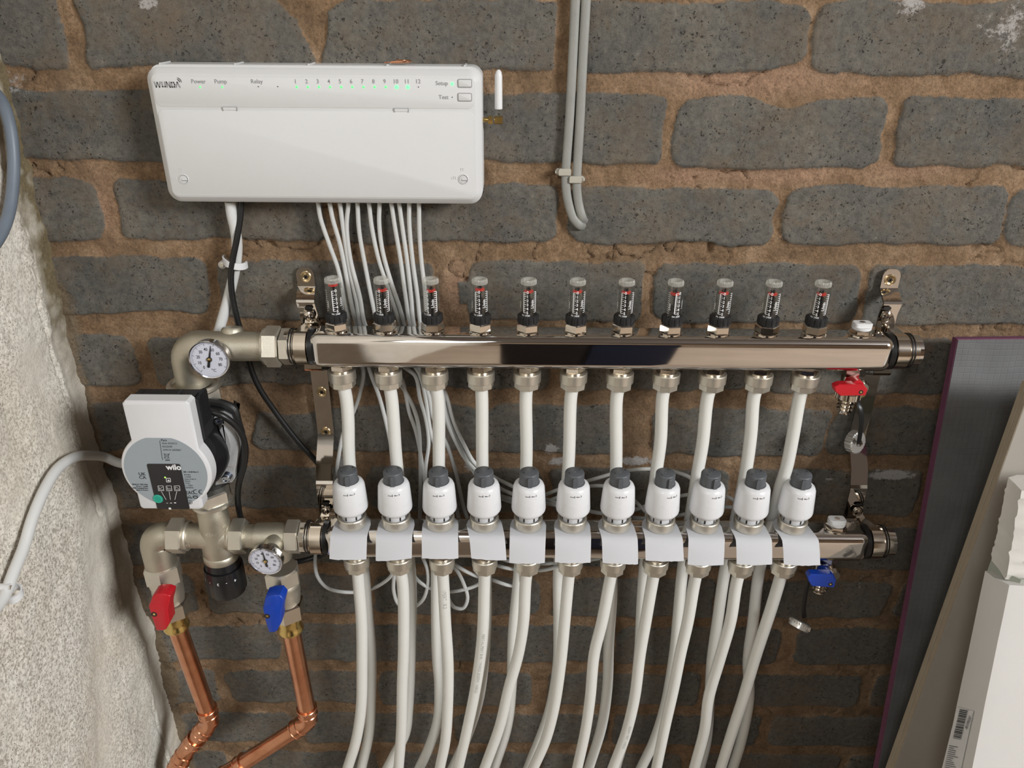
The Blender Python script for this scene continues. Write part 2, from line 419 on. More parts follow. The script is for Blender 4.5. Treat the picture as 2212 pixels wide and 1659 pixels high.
    col = mix(pl, col, mix(.7, ramp(m1.outputs['Fac'], [(.3, (.22, .16, .10)), (.7, (.34, .26, .17))]), ramp(m2.outputs['Fac'], [(.3, (.5, .5, .5)), (.7, (1.3, 1.3, 1.3))]), 'MULTIPLY'))
    L(col, b.inputs['Base Color'])
    b.inputs['Roughness'].default_value = .78; b.inputs['Specular IOR Level'].default_value = .3
    # relief
    hb = math_('ADD', math_('MULTIPLY', n2.outputs['Fac'], .8), math_('MULTIPLY', n3.outputs['Fac'], .22))
    hb = math_('SUBTRACT', hb, math_('MULTIPLY', pm, 1.0)); hb = math_('SUBTRACT', hb, math_('MULTIPLY', scr, .5))
    hm = math_('ADD', math_('MULTIPLY', m2.outputs['Fac'], 1.3), math_('MULTIPLY', m1.outputs['Fac'], .6))
    mm = nt.nodes.new('ShaderNodeMix'); mm.data_type = 'FLOAT'; L(mask, mm.inputs['Factor']); L(hm, mm.inputs['A']); L(hb, mm.inputs['B'])
    hh = math_('ADD', mm.outputs['Result'], math_('MULTIPLY', mask, .6))
    bp = nt.nodes.new('ShaderNodeBump'); bp.inputs['Strength'].default_value = .9; bp.inputs['Distance'].default_value = .0024
    L(hh, bp.inputs['Height']); L(bp.outputs['Normal'], b.inputs['Normal'])
    return m
XC = -0.502
def build_wall():
    xs = np.concatenate([np.arange(XC - .012, .80, .002), np.arange(.80, 3.6, .02)])
    zs = np.concatenate([np.arange(-.01, .22, .01), np.arange(.22, 1.40, .002), np.arange(1.40, 3.24, .018)])
    X, Z = np.meshgrid(xs, zs, indexing='ij')
    warpx = 6.0 * fbm(X * 34, Z * 34, 3, 5) + 9 * vnoise(X * 9, Z * 9, 30)
    warpz = 5.0 * fbm(X * 34, Z * 34, 7, 5) + 3 * vnoise(X * 7, Z * 9, 33)
    # mortar bed centres measured up the wall
    beds = [1.4485, 1.3635, 1.2781, 1.190, 1.1059, 1.0165, .9285, .8405, .7527, .6645, .5775, .489, .4035, .318]
    while beds[-1] > -.1: beds.append(beds[-1] - .0865)
    while beds[0] < 2.6: beds.insert(0, beds[0] + .086)
    beds = beds[::-1]
    sd = np.full(X.shape, -99.0); rnd = np.zeros(X.shape)
    xw = X * 1000 + warpx; zw = Z * 1000 + warpz
    rg = np.random.default_rng(5)
    i0 = min(range(len(beds)), key=lambda k: abs(beds[k] - 1.2781))
    for k in range(len(beds) - 1):
        za, zb = beds[k] * 1000, beds[k + 1] * 1000
        par = (k - i0) % 2       # the course just above bed 1.2781 has joints at .046
        off = 46 if par == 0 else 150
        for q in range(-4, 20):
            xa = off + q * 237.5 + rg.uniform(-6, 6); xb = off + (q + 1) * 237.5 + rg.uniform(-6, 6)
            gx = rg.uniform(4.5, 8.5); gz0 = rg.uniform(8.5, 12.5); gz1 = rg.uniform(8.5, 12.5); r = rg.uniform(5, 18)
            cx_, cz_ = (xa + xb) / 2, (za + gz0 + zb - gz1) / 2
            hx, hz = (xb - xa) / 2 - gx, (zb - gz1 - za - gz0) / 2
            dx = np.abs(xw - cx_) - (hx - r); dz = np.abs(zw - cz_) - (hz - r)
            d = r - (np.hypot(np.maximum(dx, 0), np.maximum(dz, 0)) + np.minimum(np.maximum(dx, dz), 0))
            u = d > sd
            sd = np.where(u, d, sd); rnd = np.where(u, rg.random(), rnd)
    def blob(px, py, rx, rz, amp=1.0):
        c = P(px, py); d = ((X - c.x) / rx) ** 2 + ((Z - c.z) / rz) ** 2
        return amp * np.exp(-d)
    tanb = blob(983, 625, .015, .028, 3)                 # rough tan stone patch behind the third meter
    bare = blob(345, 700, .05, .012, 1.8) + blob(1040, 925, .03, .022, 1.6) + blob(620, 890, .06, .03, 1.1) + blob(660, 30, .022, .03, 1.5) + blob(1395, 940, .012, .03, 2) + blob(1700, 190, .02, .02, 1.2) + blob(985, 1010, .04, .02, .6)
    sd = sd - 22 * np.clip(tanb, 0, 1) - 16 * bare
    pink = np.clip(blob(1620, 170, .09, .016, 1.3) + blob(1500, 380, .06, .01, 1) + blob(1700, 375, .05, .012, 1.2) + blob(1980, 370, .05, .01, .9) + blob(1450, 660, .02, .05, .6) + tanb * .35 + blob(215, 440, .02, .04, .8), 0, 1)
    paint = (blob(1970, 8, .016, .010, .95) + blob(2190, 60, .012, .035, .62) + blob(2140, 60, .02, .012, .5) + blob(1376, 998, .020, .006, 1.6) + blob(1190, 970, .008, .008, 1.5)
             + blob(1205, 1000, .014, .007, 1.2) + blob(1925, 1027, .026, .0065, 1.9) + blob(1012, 1012, .008, .006, 1.1) + blob(320, 5, .012, .008, 1) + blob(735, 1000, .006, .012, 1.0)
             + blob(20, 180, .02, .015, .7) + blob(850, 1425, .012, .006, .4) + blob(1860, 1255, .006, .01, .6) + blob(1790, 1035, .005, .003, 1.1) + blob(1530, 1400, .01, .02, .35))
    corner = np.clip(1.25 - (X - XC - .012 * vnoise(X * 0 + 3, Z * 22, 91) * 2 - .006 * fbm(X * 60, Z * 60, 92)) / .022, 0, 1.5)
    corner = corner * np.clip((1.20 - Z) / .06, 0, 1)
    corner += .9 * blob(345, 1450, .03, .12) 
    # relief: bricks stand proud, mortar slightly hollow
    e = np.clip((sd + 2) / 5, 0, 1); e = e * e * (3 - 2 * e)
    h = .0032 * e + .0013 * fbm(X * 26, Z * 26, 40) * 2 * (.4 + .6 * (1 - e)) + .0016 * vnoise(X * 6, Z * 6, 41) + .0006 * fbm(X * 160, Z * 160, 44) * (1 + 2.0 * (1 - e))
    crack = np.abs(fbm(X * 22, Z * 22, 60)); h -= .005 * np.clip(.035 - crack, 0, 1) / .035 * (1 - e) * (vnoise(X * 8, Z * 8, 63) > .12)
    h += .005 * np.clip(corner, 0, 1) * (1 + fbm(X * 40, Z * 40, 50)) + .004 * np.clip(tanb, 0, 1)
    pos = np.stack([X, -(h - .003), Z], -1)
    return grid_mesh('wall_back', pos, len(xs), len(zs), dict(sd=sd, rnd=rnd, pink=pink, paint=paint, plaster=np.clip(corner, 0, 1.2) * .62), brick_mat(), flip=False)
build_wall()

def render_mat():
    m, nt, b = _new('rough_pale_blockwork'); L = nt.links.new
    tc = nt.nodes.new('ShaderNodeTexCoord')
    def noise(sc, det=4, ro=.6):
        n = nt.nodes.new('ShaderNodeTexNoise'); n.inputs['Scale'].default_value = sc; n.inputs['Detail'].default_value = det; n.inputs['Roughness'].default_value = ro
        L(tc.outputs['Object'], n.inputs['Vector']); return n.outputs['Fac']
    def ramp(src, st):
        r = nt.nodes.new('ShaderNodeValToRGB'); L(src, r.inputs['Fac']); e = r.color_ramp.elements
        while len(e) < len(st): e.new(.5)
        for k, (p, c) in enumerate(st): e[k].position = p; e[k].color = (*c, 1)
        return r.outputs['Color']
    def mix(f, a, bb, mode='MIX'):
        n = nt.nodes.new('ShaderNodeMix'); n.data_type = 'RGBA'; n.blend_type = mode
        if isinstance(f, float): n.inputs['Factor'].default_value = f
        else: L(f, n.inputs['Factor'])
        for k, x in (('A', a), ('B', bb)):
            if isinstance(x, tuple): n.inputs[k].default_value = (*x, 1)
            else: L(x, n.inputs[k])
        return n.outputs['Result']
    at = nt.nodes.new('ShaderNodeAttribute'); at.attribute_name = 'smear'
    big = noise(9, 4); fine = noise(330, 5, .75); grain = noise(300, 4, .65); med = noise(420, 3)
    c = ramp(big, [(.3, (.74, .68, .58)), (.6, (.80, .76, .68)), (.8, (.84, .81, .76))])
    sp = ramp(grain, [(.37, (.55, .51, .45)), (.46, (1.05, 1.04, 1.03)), (.58, (1.5, 1.5, 1.5))])
    c2 = mix(.8, c, sp, 'MULTIPLY')
    vo = nt.nodes.new('ShaderNodeTexVoronoi'); vo.inputs['Scale'].default_value = 260; L(tc.outputs['Object'], vo.inputs['Vector'])
    pits = nt.nodes.new('ShaderNodeMath'); pits.operation = 'LESS_THAN'; L(vo.outputs['Distance'], pits.inputs[0]); pits.inputs[1].default_value = .17
    pg = nt.nodes.new('ShaderNodeMath'); pg.operation = 'MULTIPLY'; L(pits.outputs[0], pg.inputs[0])
    gt = nt.nodes.new('ShaderNodeMath'); gt.operation = 'GREATER_THAN'; L(grain, gt.inputs[0]); gt.inputs[1].default_value = .47; L(gt.outputs[0], pg.inputs[1])
    c2 = mix(pg.outputs[0], c2, (.17, .145, .12))
    smooth = mix(.5, ramp(big, [(.3, (.70, .63, .52)), (.7, (.83, .78, .69))]), ramp(fine, [(.3, (.7, .7, .7)), (.7, (1.15, 1.15, 1.15))]), 'MULTIPLY')
    col = mix(at.outputs['Fac'], c2, smooth)
    at2 = nt.nodes.new('ShaderNodeAttribute'); at2.attribute_name = 'moss'
    col = mix(at2.outputs['Fac'], col, mix(.6, (.20, .16, .095), ramp(fine, [(.3, (.5, .5, .5)), (.7, (1.5, 1.5, 1.4))]), 'MULTIPLY'))
    L(col, b.inputs['Base Color']); b.inputs['Roughness'].default_value = .9; b.inputs['Specular IOR Level'].default_value = .2
    ad = nt.nodes.new('ShaderNodeMath'); ad.operation = 'MULTIPLY_ADD'; L(grain, ad.inputs[0]); ad.inputs[1].default_value = 1.4; L(fine, ad.inputs[2])
    sb = nt.nodes.new('ShaderNodeMath'); sb.operation = 'SUBTRACT'; L(ad.outputs[0], sb.inputs[0]); L(pg.outputs[0], sb.inputs[1])
    st = nt.nodes.new('ShaderNodeMath'); st.operation = 'MULTIPLY_ADD'; L(at.outputs['Fac'], st.inputs[0]); st.inputs[1].default_value = -.35; st.inputs[2].default_value = .7
    bp = nt.nodes.new('ShaderNodeBump'); L(st.outputs[0], bp.inputs['Strength']); bp.inputs['Distance'].default_value = .0024
    L(sb.outputs[0], bp.inputs['Height']); L(bp.outputs['Normal'], b.inputs['Normal'])
    return m
def build_left():
    ys = np.concatenate([np.arange(-.012, .85, .0025), np.arange(.85, 5.2, .04)])   # distance out from the brick wall
    zs = np.concatenate([np.arange(-.01, .2, .02), np.arange(.2, 1.45, .0025), np.arange(1.45, 3.24, .03)])
    Y, Z = np.meshgrid(ys, zs, indexing='ij')
    rag = .007 * fbm(Y * 0 + 1.3, Z * 34, 70) + .008 * vnoise(Y * 0 + .5, Z * 11, 71)
    h = .0032 * fbm(Y * 7, Z * 7, 72) + .0025 * fbm(Y * 35, Z * 35, 73) + .0008 * fbm(Y * 150, Z * 150, 77)
    d = (Y - .03 - .03 * vnoise(Y * 0 + 2, Z * 9, 74))
    step = np.clip(d / .012, 0, 1)                      # the blockwork stands a little proud of the plaster in the corner
    diag = np.abs(((Y - .13) + (Z - .62) * .42) + .02 * fbm(Y * 8, Z * 8, 79)); groove = np.exp(-(diag / .03) ** 2)
    X = XC + .004 * step + h + rag * np.exp(-Y / .05) - .004 * groove
    crack = np.exp(-((np.abs(Y - .045 - .02 * fbm(Y * 0, Z * 18, 80)) / .0018) ** 2)); X = X - .005 * crack * (vnoise(Y * 0, Z * 12, 81) > -.1)
    smear = np.clip(1 - step + .7 * groove + .6 * np.clip(fbm(Y * 11, Z * 11, 75) * 2.2 - .5, 0, 1) + .5 * np.exp(-((Y - .07 - .03 * vnoise(Y * 0, Z * 6, 83)) / .03) ** 2), 0, 1)
    moss = np.clip((Z - .93) / .12, 0, 1) * np.clip(1.4 - Y / .035 + fbm(Y * 60, Z * 60, 76), 0, 1)
    pos = np.stack([X, -Y, Z], -1)
    return grid_mesh('wall_left', pos, len(ys), len(zs), dict(smear=smear, moss=moss), render_mat(), flip=True)
build_left()

floorm = mat('floor_concrete', (0.44, 0.35, 0.27), 0.8, 0, .25, 3, .3, 60)
wallm = mat('room_plaster', (0.46, 0.36, 0.27), 0.85, 0, .12, 3, .2, 90)
ceilm = mat('ceiling_board', (0.16, 0.14, 0.13), 0.85, 0, .1, 3, .2, 90)
doorm = mat('navy_painted_door', (0.010, 0.014, 0.038), 0.6, 0, .4, 5)
def struct(name, mb, m):
    o = mb.build(name, m); o['kind'] = 'structure'; return o
struct('floor', MB().box((1.45, -2.55, -.03), (4.1, 5.4, .06)), floorm)
struct('ceiling', MB().box((1.45, -2.55, 3.23), (4.1, 5.4, .06)), ceilm)
struct('wall_front', MB().box((1.45, -5.13, 1.6), (4.1, .06, 3.2)), wallm)
wr = MB()
for c_, d_ in (((3.5, -1.0, 1.6), (.06, 2.1, 3.2)), ((3.5, -4.25, 1.6), (.06, 1.7, 3.2)), ((3.5, -2.72, 1.0), (.06, 1.4, 2.0)), ((3.5, -2.72, 3.17), (.06, 1.4, .06))): wr.box(c_, d_)
struct('wall_right', wr, wallm)
w1 = MB()
for c_, d_ in (((3.48, -2.72, 2.03), (.06, 1.4, .06)), ((3.48, -2.72, 3.12), (.06, 1.4, .06)), ((3.48, -2.04, 2.57), (.06, .05, 1.04)), ((3.48, -3.40, 2.57), (.06, .05, 1.04))): w1.box(c_, d_)
struct('window_1', w1, white)
w2 = MB()  # made-up frame round the added left fill lamp, out of view
for c_, d_ in (((-.475, -1.65, 1.57), (.05, .72, .05)), ((-.475, -1.65, 2.23), (.05, .72, .05)), ((-.475, -1.31, 1.90), (.05, .05, .65)), ((-.475, -1.99, 1.90), (.05, .05, .65))): w2.box(c_, d_)
struct('left_fill_frame', w2, white)
# added dark block standing in for the photographer: mirrored in the steel, blocks some fill
cb = bpy.data.objects.new('photographer_stand_in', None); COL.objects.link(cb); cb.location = (.18, -1.25, 0); cb['_o'] = [.18, -1.25, 0]
tag(cb, 'added dark navy block standing in for the photographer mirrored in the upper manifold', 'stand-in')
MB().box((.18, -1.25, .60), (.50, .32, 1.20), .006).build('dark_block', mat('dark_brown_stand_in', (.020, .014, .016), .6, 0, .3, 9), cb)
MB().box((.305, -1.083, .61), (.235, .012, 1.14), .004).build('door', mat('navy_stand_in', (.012, .020, .065), .5, 0, .5, 7), cb)
MB().box((.055, -1.083, .61), (.235, .012, 1.14), .004).build('door', mat('dark_brown_stand_in', (.020, .014, .016), .6, 0, .3, 9), cb)

# ================================================================ controller box on the wall
V = Vector
def XZ(px, py, p): q = P(px, py, p); return q.x, q.z
CX0, CX1, CZ0, CZ1, CP = -.3465, -.0312, 1.1675, 1.2935, .041
cw, ch = CX1 - CX0, CZ1 - CZ0; ccx, ccz = (CX0 + CX1) / 2, (CZ0 + CZ1) / 2
ctrl = thing('heating_control_box', (ccx, 0, CZ0), 'wide white wall-mounted wiring centre with a row of green lights', 'control box')
FY = lambda x, y, h: (x, -h, y)
back = MB(); pol = rrect(cw - .002, ch - .001, .011, 6, ccx + .0016, ccz + .0026)
back.loft(pol, [(0, .001), (0, .026), (.0012, .0265), (.0012, .029), (0, .0295), (0, .034)], FY)
for px in (355, 515, 672, 840, 1005):
    x = P(px, 139, .02).x; back.box((x, -.018, CZ1 + .0022), (.0016, .024, .0020))
back.build('back_case', white, ctrl)
fr = MB(); pol = rrect(cw, ch, .0125, 8, ccx, ccz)
fr.loft(pol, [(.002, .030), (0, .031), (0, .0355), (.0012, .0372), (.0058, .0408), (.0066, .0410)], FY)
fr.build('front_case', white, ctrl, sharp=20)
zs_ = P(600, 234, CP).z
pan = MB()
pan.plate(rrect(cw - .0135, zs_ - CZ0 - .0085, .006, 6, ccx, (zs_ + CZ0) / 2 + .0025), .0408, .0417, FY, .0004)
cov = pan.build('hinged_cover', white, ctrl)
pan = MB(); pan.plate(rrect(cw - .0135, CZ1 - zs_ - .0085, .006, 6, ccx, (zs_ + CZ1) / 2 - .0035), .0408, .0414, FY, .0003)
pan.build('display_panel', white, ctrl)
for px in (497, 867):
    x = P(px, 235, CP).x; mb = MB()
    mb.box((x, -.0416, zs_ - .0006), (.0128, .0012, .0030), .0003)
    cl = mb.build('cover_clip', white, ctrl)
    mb = MB(); mb.box((x - .0066, -.0420, zs_ - .0008), (.0006, .0006, .0036)); mb.box((x + .0066, -.0420, zs_ - .0008), (.0006, .0006, .0036)); mb.box((x, -.0419, zs_ + .0009), (.013, .0005, .0004))
    mb.build('clip_slot', inkgrey, cl)
FT = .04165
def on_face(px, py, mb, txt, size, bold=0, align='LEFT', sx=1.0, p=FT):
    q = P(px, py, p); put_text(mb, txt, size, lambda x, y: (q.x + x, -p, q.z + y), bold, align, sx)
tx = MB()
for t, px in (('Power', 429), ('Pump', 477), ('Relay', 555)): on_face(px, 180, tx, t, .0052, .006, 'CENTER')
for i in range(12): on_face(638.5 + 24.05 * i, 180, tx, str(i + 1), .0052, .006, 'CENTER')
on_face(968, 184, tx, 'Setup', .0052, .006, 'RIGHT'); on_face(969, 214, tx, 'Test', .0052, .006, 'RIGHT')
q = P(335, 188, FT); lf = lambda x, y: (q.x + x, -FT, q.z + y)
def stroke(pts, w=.0011):
    for a, b in zip(pts, pts[1:]):
        d = (V(b) - V(a)).normalized() * w * .45; seg2d(tx, V(a) - d, V(b) + d, w, lf)
h_ = .0044; u = .0042
stroke([(0, h_), (.0012, 0), (.0027, h_ * .9), (.0042, 0), (.0055, h_)])
stroke([(.0071, h_), (.0071, .0004), (.0098, .0004), (.0098, h_)])
stroke([(.0114, 0), (.0114, h_), (.0143, 0), (.0143, h_)])
stroke([(.0160, 0), (.0160, h_ - .0003), (.0182, h_ - .0003), (.0188, h_ * .5), (.0182, .0002), (.0160, .0002)])
stroke([(.0198, 0), (.0216, h_), (.0234, 0)])
for r in (.0022, .0038):
    stroke([(.0216 + r * math.cos(a), h_ + .0005 + r * math.sin(a) * .9) for a in np.linspace(-.15, 1.35, 7)], .0007)
tx.build('printed_lettering', inkgrey, ctrl, weld=False)
def dome(px, py, r, m, name):
    q = P(px, py, FT); mb = MB().lathe([(-.0005, r), (.0002, r), (.0006, r * .6), (.0008, r * .05)], (q.x, -.0413, q.z), (0, -1, 0), 12)
    return mb.build(name, m, ctrl)
for px in (432, 480): dome(px, 188, .0010, led, 'status_light')
for i in range(9): dome(641 + 24.05 * i, 188, .0012, led, 'status_light')
for px in (857, 881): dome(px, 188, .0019, led_b, 'status_light')
dome(977, 181, .0016, led_b, 'status_light')
for px, py in ((558, 187), (600, 187), (904, 188), (977, 210)): dome(px, py, .0005, inkblack, 'unlit_light')
for py in (180, 210):
    q = P(1004, py, FT); mb = MB()
    ring2d(mb, rrect(.0135, .0076, .0014, 4, q.x, q.z), .0005, lambda x, y: (x, -.0418, y)); bt = mb.build('button_surround', inkgrey, ctrl, weld=False)
    MB().plate(rrect(.0122, .0063, .001, 4, q.x, q.z), .0412, .0423, FY, .0004).build('push_button', white, ctrl)
for px in (397, 1001):
    q = P(px, 387, FT); lk = MB()
    lk.lathe([(0, .0052), (.0006, .0052), (.0009, .0046), (.0006, .0042), (0, .0041)], (q.x, -.0415, q.z), (0, -1, 0), 28)
    for (dx, dz, a) in ((-.001, .0092, 1), (-.0085, .001, 1)):
        for k in (-1, 1): lk.box((q.x + dx + k * .001, -.0417, q.z + dz), (.0004, .0007, .0026))
        lk.box((q.x + dx, -.0417, q.z + dz + .0014), (.0024, .0007, .0004))
    lk.box((q.x - .0112, -.0417, q.z + .001), (.0007, .0007, .0022))
    k = lk.build('lock_surround', white, ctrl)
    mb = MB(); mb.lathe([(0, .0040), (.0007, .0040)], (q.x, -.0414, q.z), (0, -1, 0), 24); mb.box((q.x + .0012, -.0424, q.z - .0003), (.0052, .0008, .0016), .0003); mb.add([(q.x - .0004, -.0424, q.z + .0028), (q.x - .0022, -.0424, q.z), (q.x + .0012, -.0424, q.z)], [(0, 1, 2)])
    s = mb.build('lock_slot', white, k)
    mb = MB(); ring2d(mb, circ(.0041, 24, q.x, q.z), .0003, lambda x, y: (x, -.0423, y)); mb.box((q.x + .0012, -.0425, q.z - .0013), (.0056, .0003, .0004)); mb.build('slot_shadow_line', inkgrey, k, weld=False)
# aerial: gilt elbow on the right-hand side and a white whip
q0 = P(1046, 259, .020); q1 = P(1077, 259, .020); qt = P(1075, 150, .020)
ae = MB(); ae.lathe([(0, .003), (.002, .003)], (CX1 - .0015, q1.y, q1.z), (1, 0, 0), 20); ae.lathe([(0, .0042), (.0045, .0042)], (q0.x + .004, q1.y, q1.z), (1, 0, 0), 6)
ae.lathe([(0, .0024), (.010, .0024)], (CX1 - .001, q1.y, q1.z), (1, 0, 0), 16); ae.lathe([(0, .0033), (.0018, .0033)], (q0.x + .0098, q1.y, q1.z), (1, 0, 0), 16)
ae.box((q1.x + .0002, q1.y, q1.z), (.0078, .0078, .0072), .0006)
ac = ae.build('aerial_connector', gold, ctrl)
MB().lathe([(0, .0034), (.0022, .0034), (.0022, .0038), (.0082, .0038), (.0082, .0034), (.010, .0034)], (q1.x, q1.y, q1.z + .003), (0, 0, 1), 20).build('aerial_sleeve', glass, ctrl)
L_ = qt.z - q1.z
MB().lathe([(.010, .0034), (.0102, .0038), (L_ - .006, .0036), (L_ - .002, .0028), (L_ - .0002, .0012), (L_, .0001)], (q1.x, q1.y, q1.z), (0, 0, 1), 24).build('aerial_whip', whitecap, ctrl)
# bent copper wire lying on top
cwm = MB(); y_ = -.018; zz = CZ1 + .0046
x0, x1 = P(832, 134, .02).x, P(886, 134, .02).x
cwm.tube(spline([(x0 + .006, y_ - .004, zz), (x1 - .003, y_ - .004, zz + .0005), (x1, y_, zz + .0008), (x1 - .004, y_ + .004, zz + .0008), (x1 - .014, y_ + .003, zz + .001)], 6), .00125, 8)
cwm.tube([(x0 - .0005, y_ - .004, zz - .0004), (x0 + .006, y_ - .004, zz)], .0006, 6)
tag(cwm.build('copper_wire_offcut', copper), 'small bent copper wire lying on top of the white control box', 'wire')

# ================================================================ manifolds
PT, PB = .063, .097
YT, YB = -PT, -PB
def port(i, low): 
    if low: a, b = P(773, 1237, PB).x, P(1688, 1242, PB).x
    else: a, b = P(729, 713, PT).x, P(1758, 718, PT).x
    return a + (b - a) * i / 10
ZT0, ZT1 = 1.0025, 1.0405
ZB0, ZB1 = .7780, .8150
def manifold(x0, x1, y, z0, z1, label, name='manifold'):
    hc = (z0 + z1) / 2; hh = (z1 - z0) / 2
    t = thing(name, (x0, y, z0), label, 'manifold')
    mb = MB(); pol = rrect(2 * hh, 2 * hh, .0095, 8)
    fn = lambda a, b, h: (h, y + a, hc + b)
    L_ = x1 - x0
    er = .012; lv = [(er * (1 - math.sin(a_)), x0 + .003 - er * math.cos(a_)) for a_ in np.linspace(.12, PI / 2, 8)] + [(er * (1 - math.sin(a_)), x1 - .003 + er * math.cos(a_)) for a_ in np.linspace(PI / 2, .12, 8)]
    mb.loft(pol, lv, fn); mb.build('header_tube', chrome, t, sharp=70)
    return t, hc
TX0, TX1 = P(690, 765, PT).x + .001, P(1898, 770, PT).x
BX0, BX1 = P(722, 1185, PB).x, P(1846, 1190, PB).x
tman, ZTC = manifold(TX0, TX1, YT, ZT0, ZT1, 'upper polished square manifold bar below the flow meters')
bman, ZBC = manifold(BX0, BX1, YB, ZB0, ZB1, 'lower polished square manifold bar under the white actuators')
def neck(t, x, y, z, d, r=.0183):
    # round neck, o-rings and collar beside the clamp band
    MB().lathe([(.002, r - .0035), (.009, r - .0035), (.009, r - .0015), (.0245, r - .0015), (.0245, r), (.030, r), (.030, r - .0015), (.0345, r - .0015)], (x, y, z), (d, 0, 0), 40).build('end_neck', chrome2, t)
    for h in (.0258, .0285): MB().lathe([(h - .0009, r - .0005), (h - .0006, r + .0007), (h + .0006, r + .0007), (h + .0009, r - .0005)], (x, y, z), (d, 0, 0), 40).build('sealing_ring', rubber, t)
    MB().lathe([(.0035, r - .003), (.0035, r + .001), (.0085, r + .002), (.0085, r - .003)], (x, y, z), (d, 0, 0), 40).build('rubber_sleeve', rubber, t)
neck(tman, TX0, YT, ZTC, -1); neck(bman, BX0, YB, ZBC, -1)
def plug(t, x, y, z, r=.0165):
    neck(t, x, y, z, 1)
    MB().lathe([(.0335, r), (.0385, r), (.0405, r - .003), (.0405, r * .6), (.0395, r * .55)], (x, y, z), (1, 0, 0), 36).build('end_plug', chrome, t)
plug(tman, TX1, YT, ZTC); plug(bman, BX1, YB, ZBC)
MB().lathe([(.0402, .007), (.0425, .007), (.0425, .001)], (TX1, YT, ZTC), (1, 0, 0), 20).build('plug_centre', whitecap, tman)

def outlet(t, x, y, z0):
    st = MB().lathe([(0, .0095), (-.002, .0095)], (x, y, z0), (0, 0, 1), 24)
    st.lathe([(-.001, .0118), (-.0017, .0125), (-.0062, .0125), (-.0068, .0118)], (x, y, z0), (0, 0, 1), 6, .3)
    st.lathe([(-.0068, .0112), (-.0105, .0112)], (x, y, z0), (0, 0, 1), 28)
    o = st.build('outlet_stub', chrome2, t)
    nb = MB().lathe([(-.0086, .0120), (-.0086, .0143), (-.0094, .0150), (-.0196, .0150), (-.0203, .0143), (-.0203, .0128)], (x, y, z0), (0, 0, 1), 40)
    nb.lathe([(-.0196, .0140), (-.0268, .0140), (-.0275, .0132), (-.0275, .0072)], (x, y, z0), (0, 0, 1), 8, .2)
    nb.build('compression_nut', nickel, o)
for i in range(11): outlet(tman, port(i, 0), YT, ZT0)
for i in range(11): outlet(bman, port(i, 1), YB, ZB0)

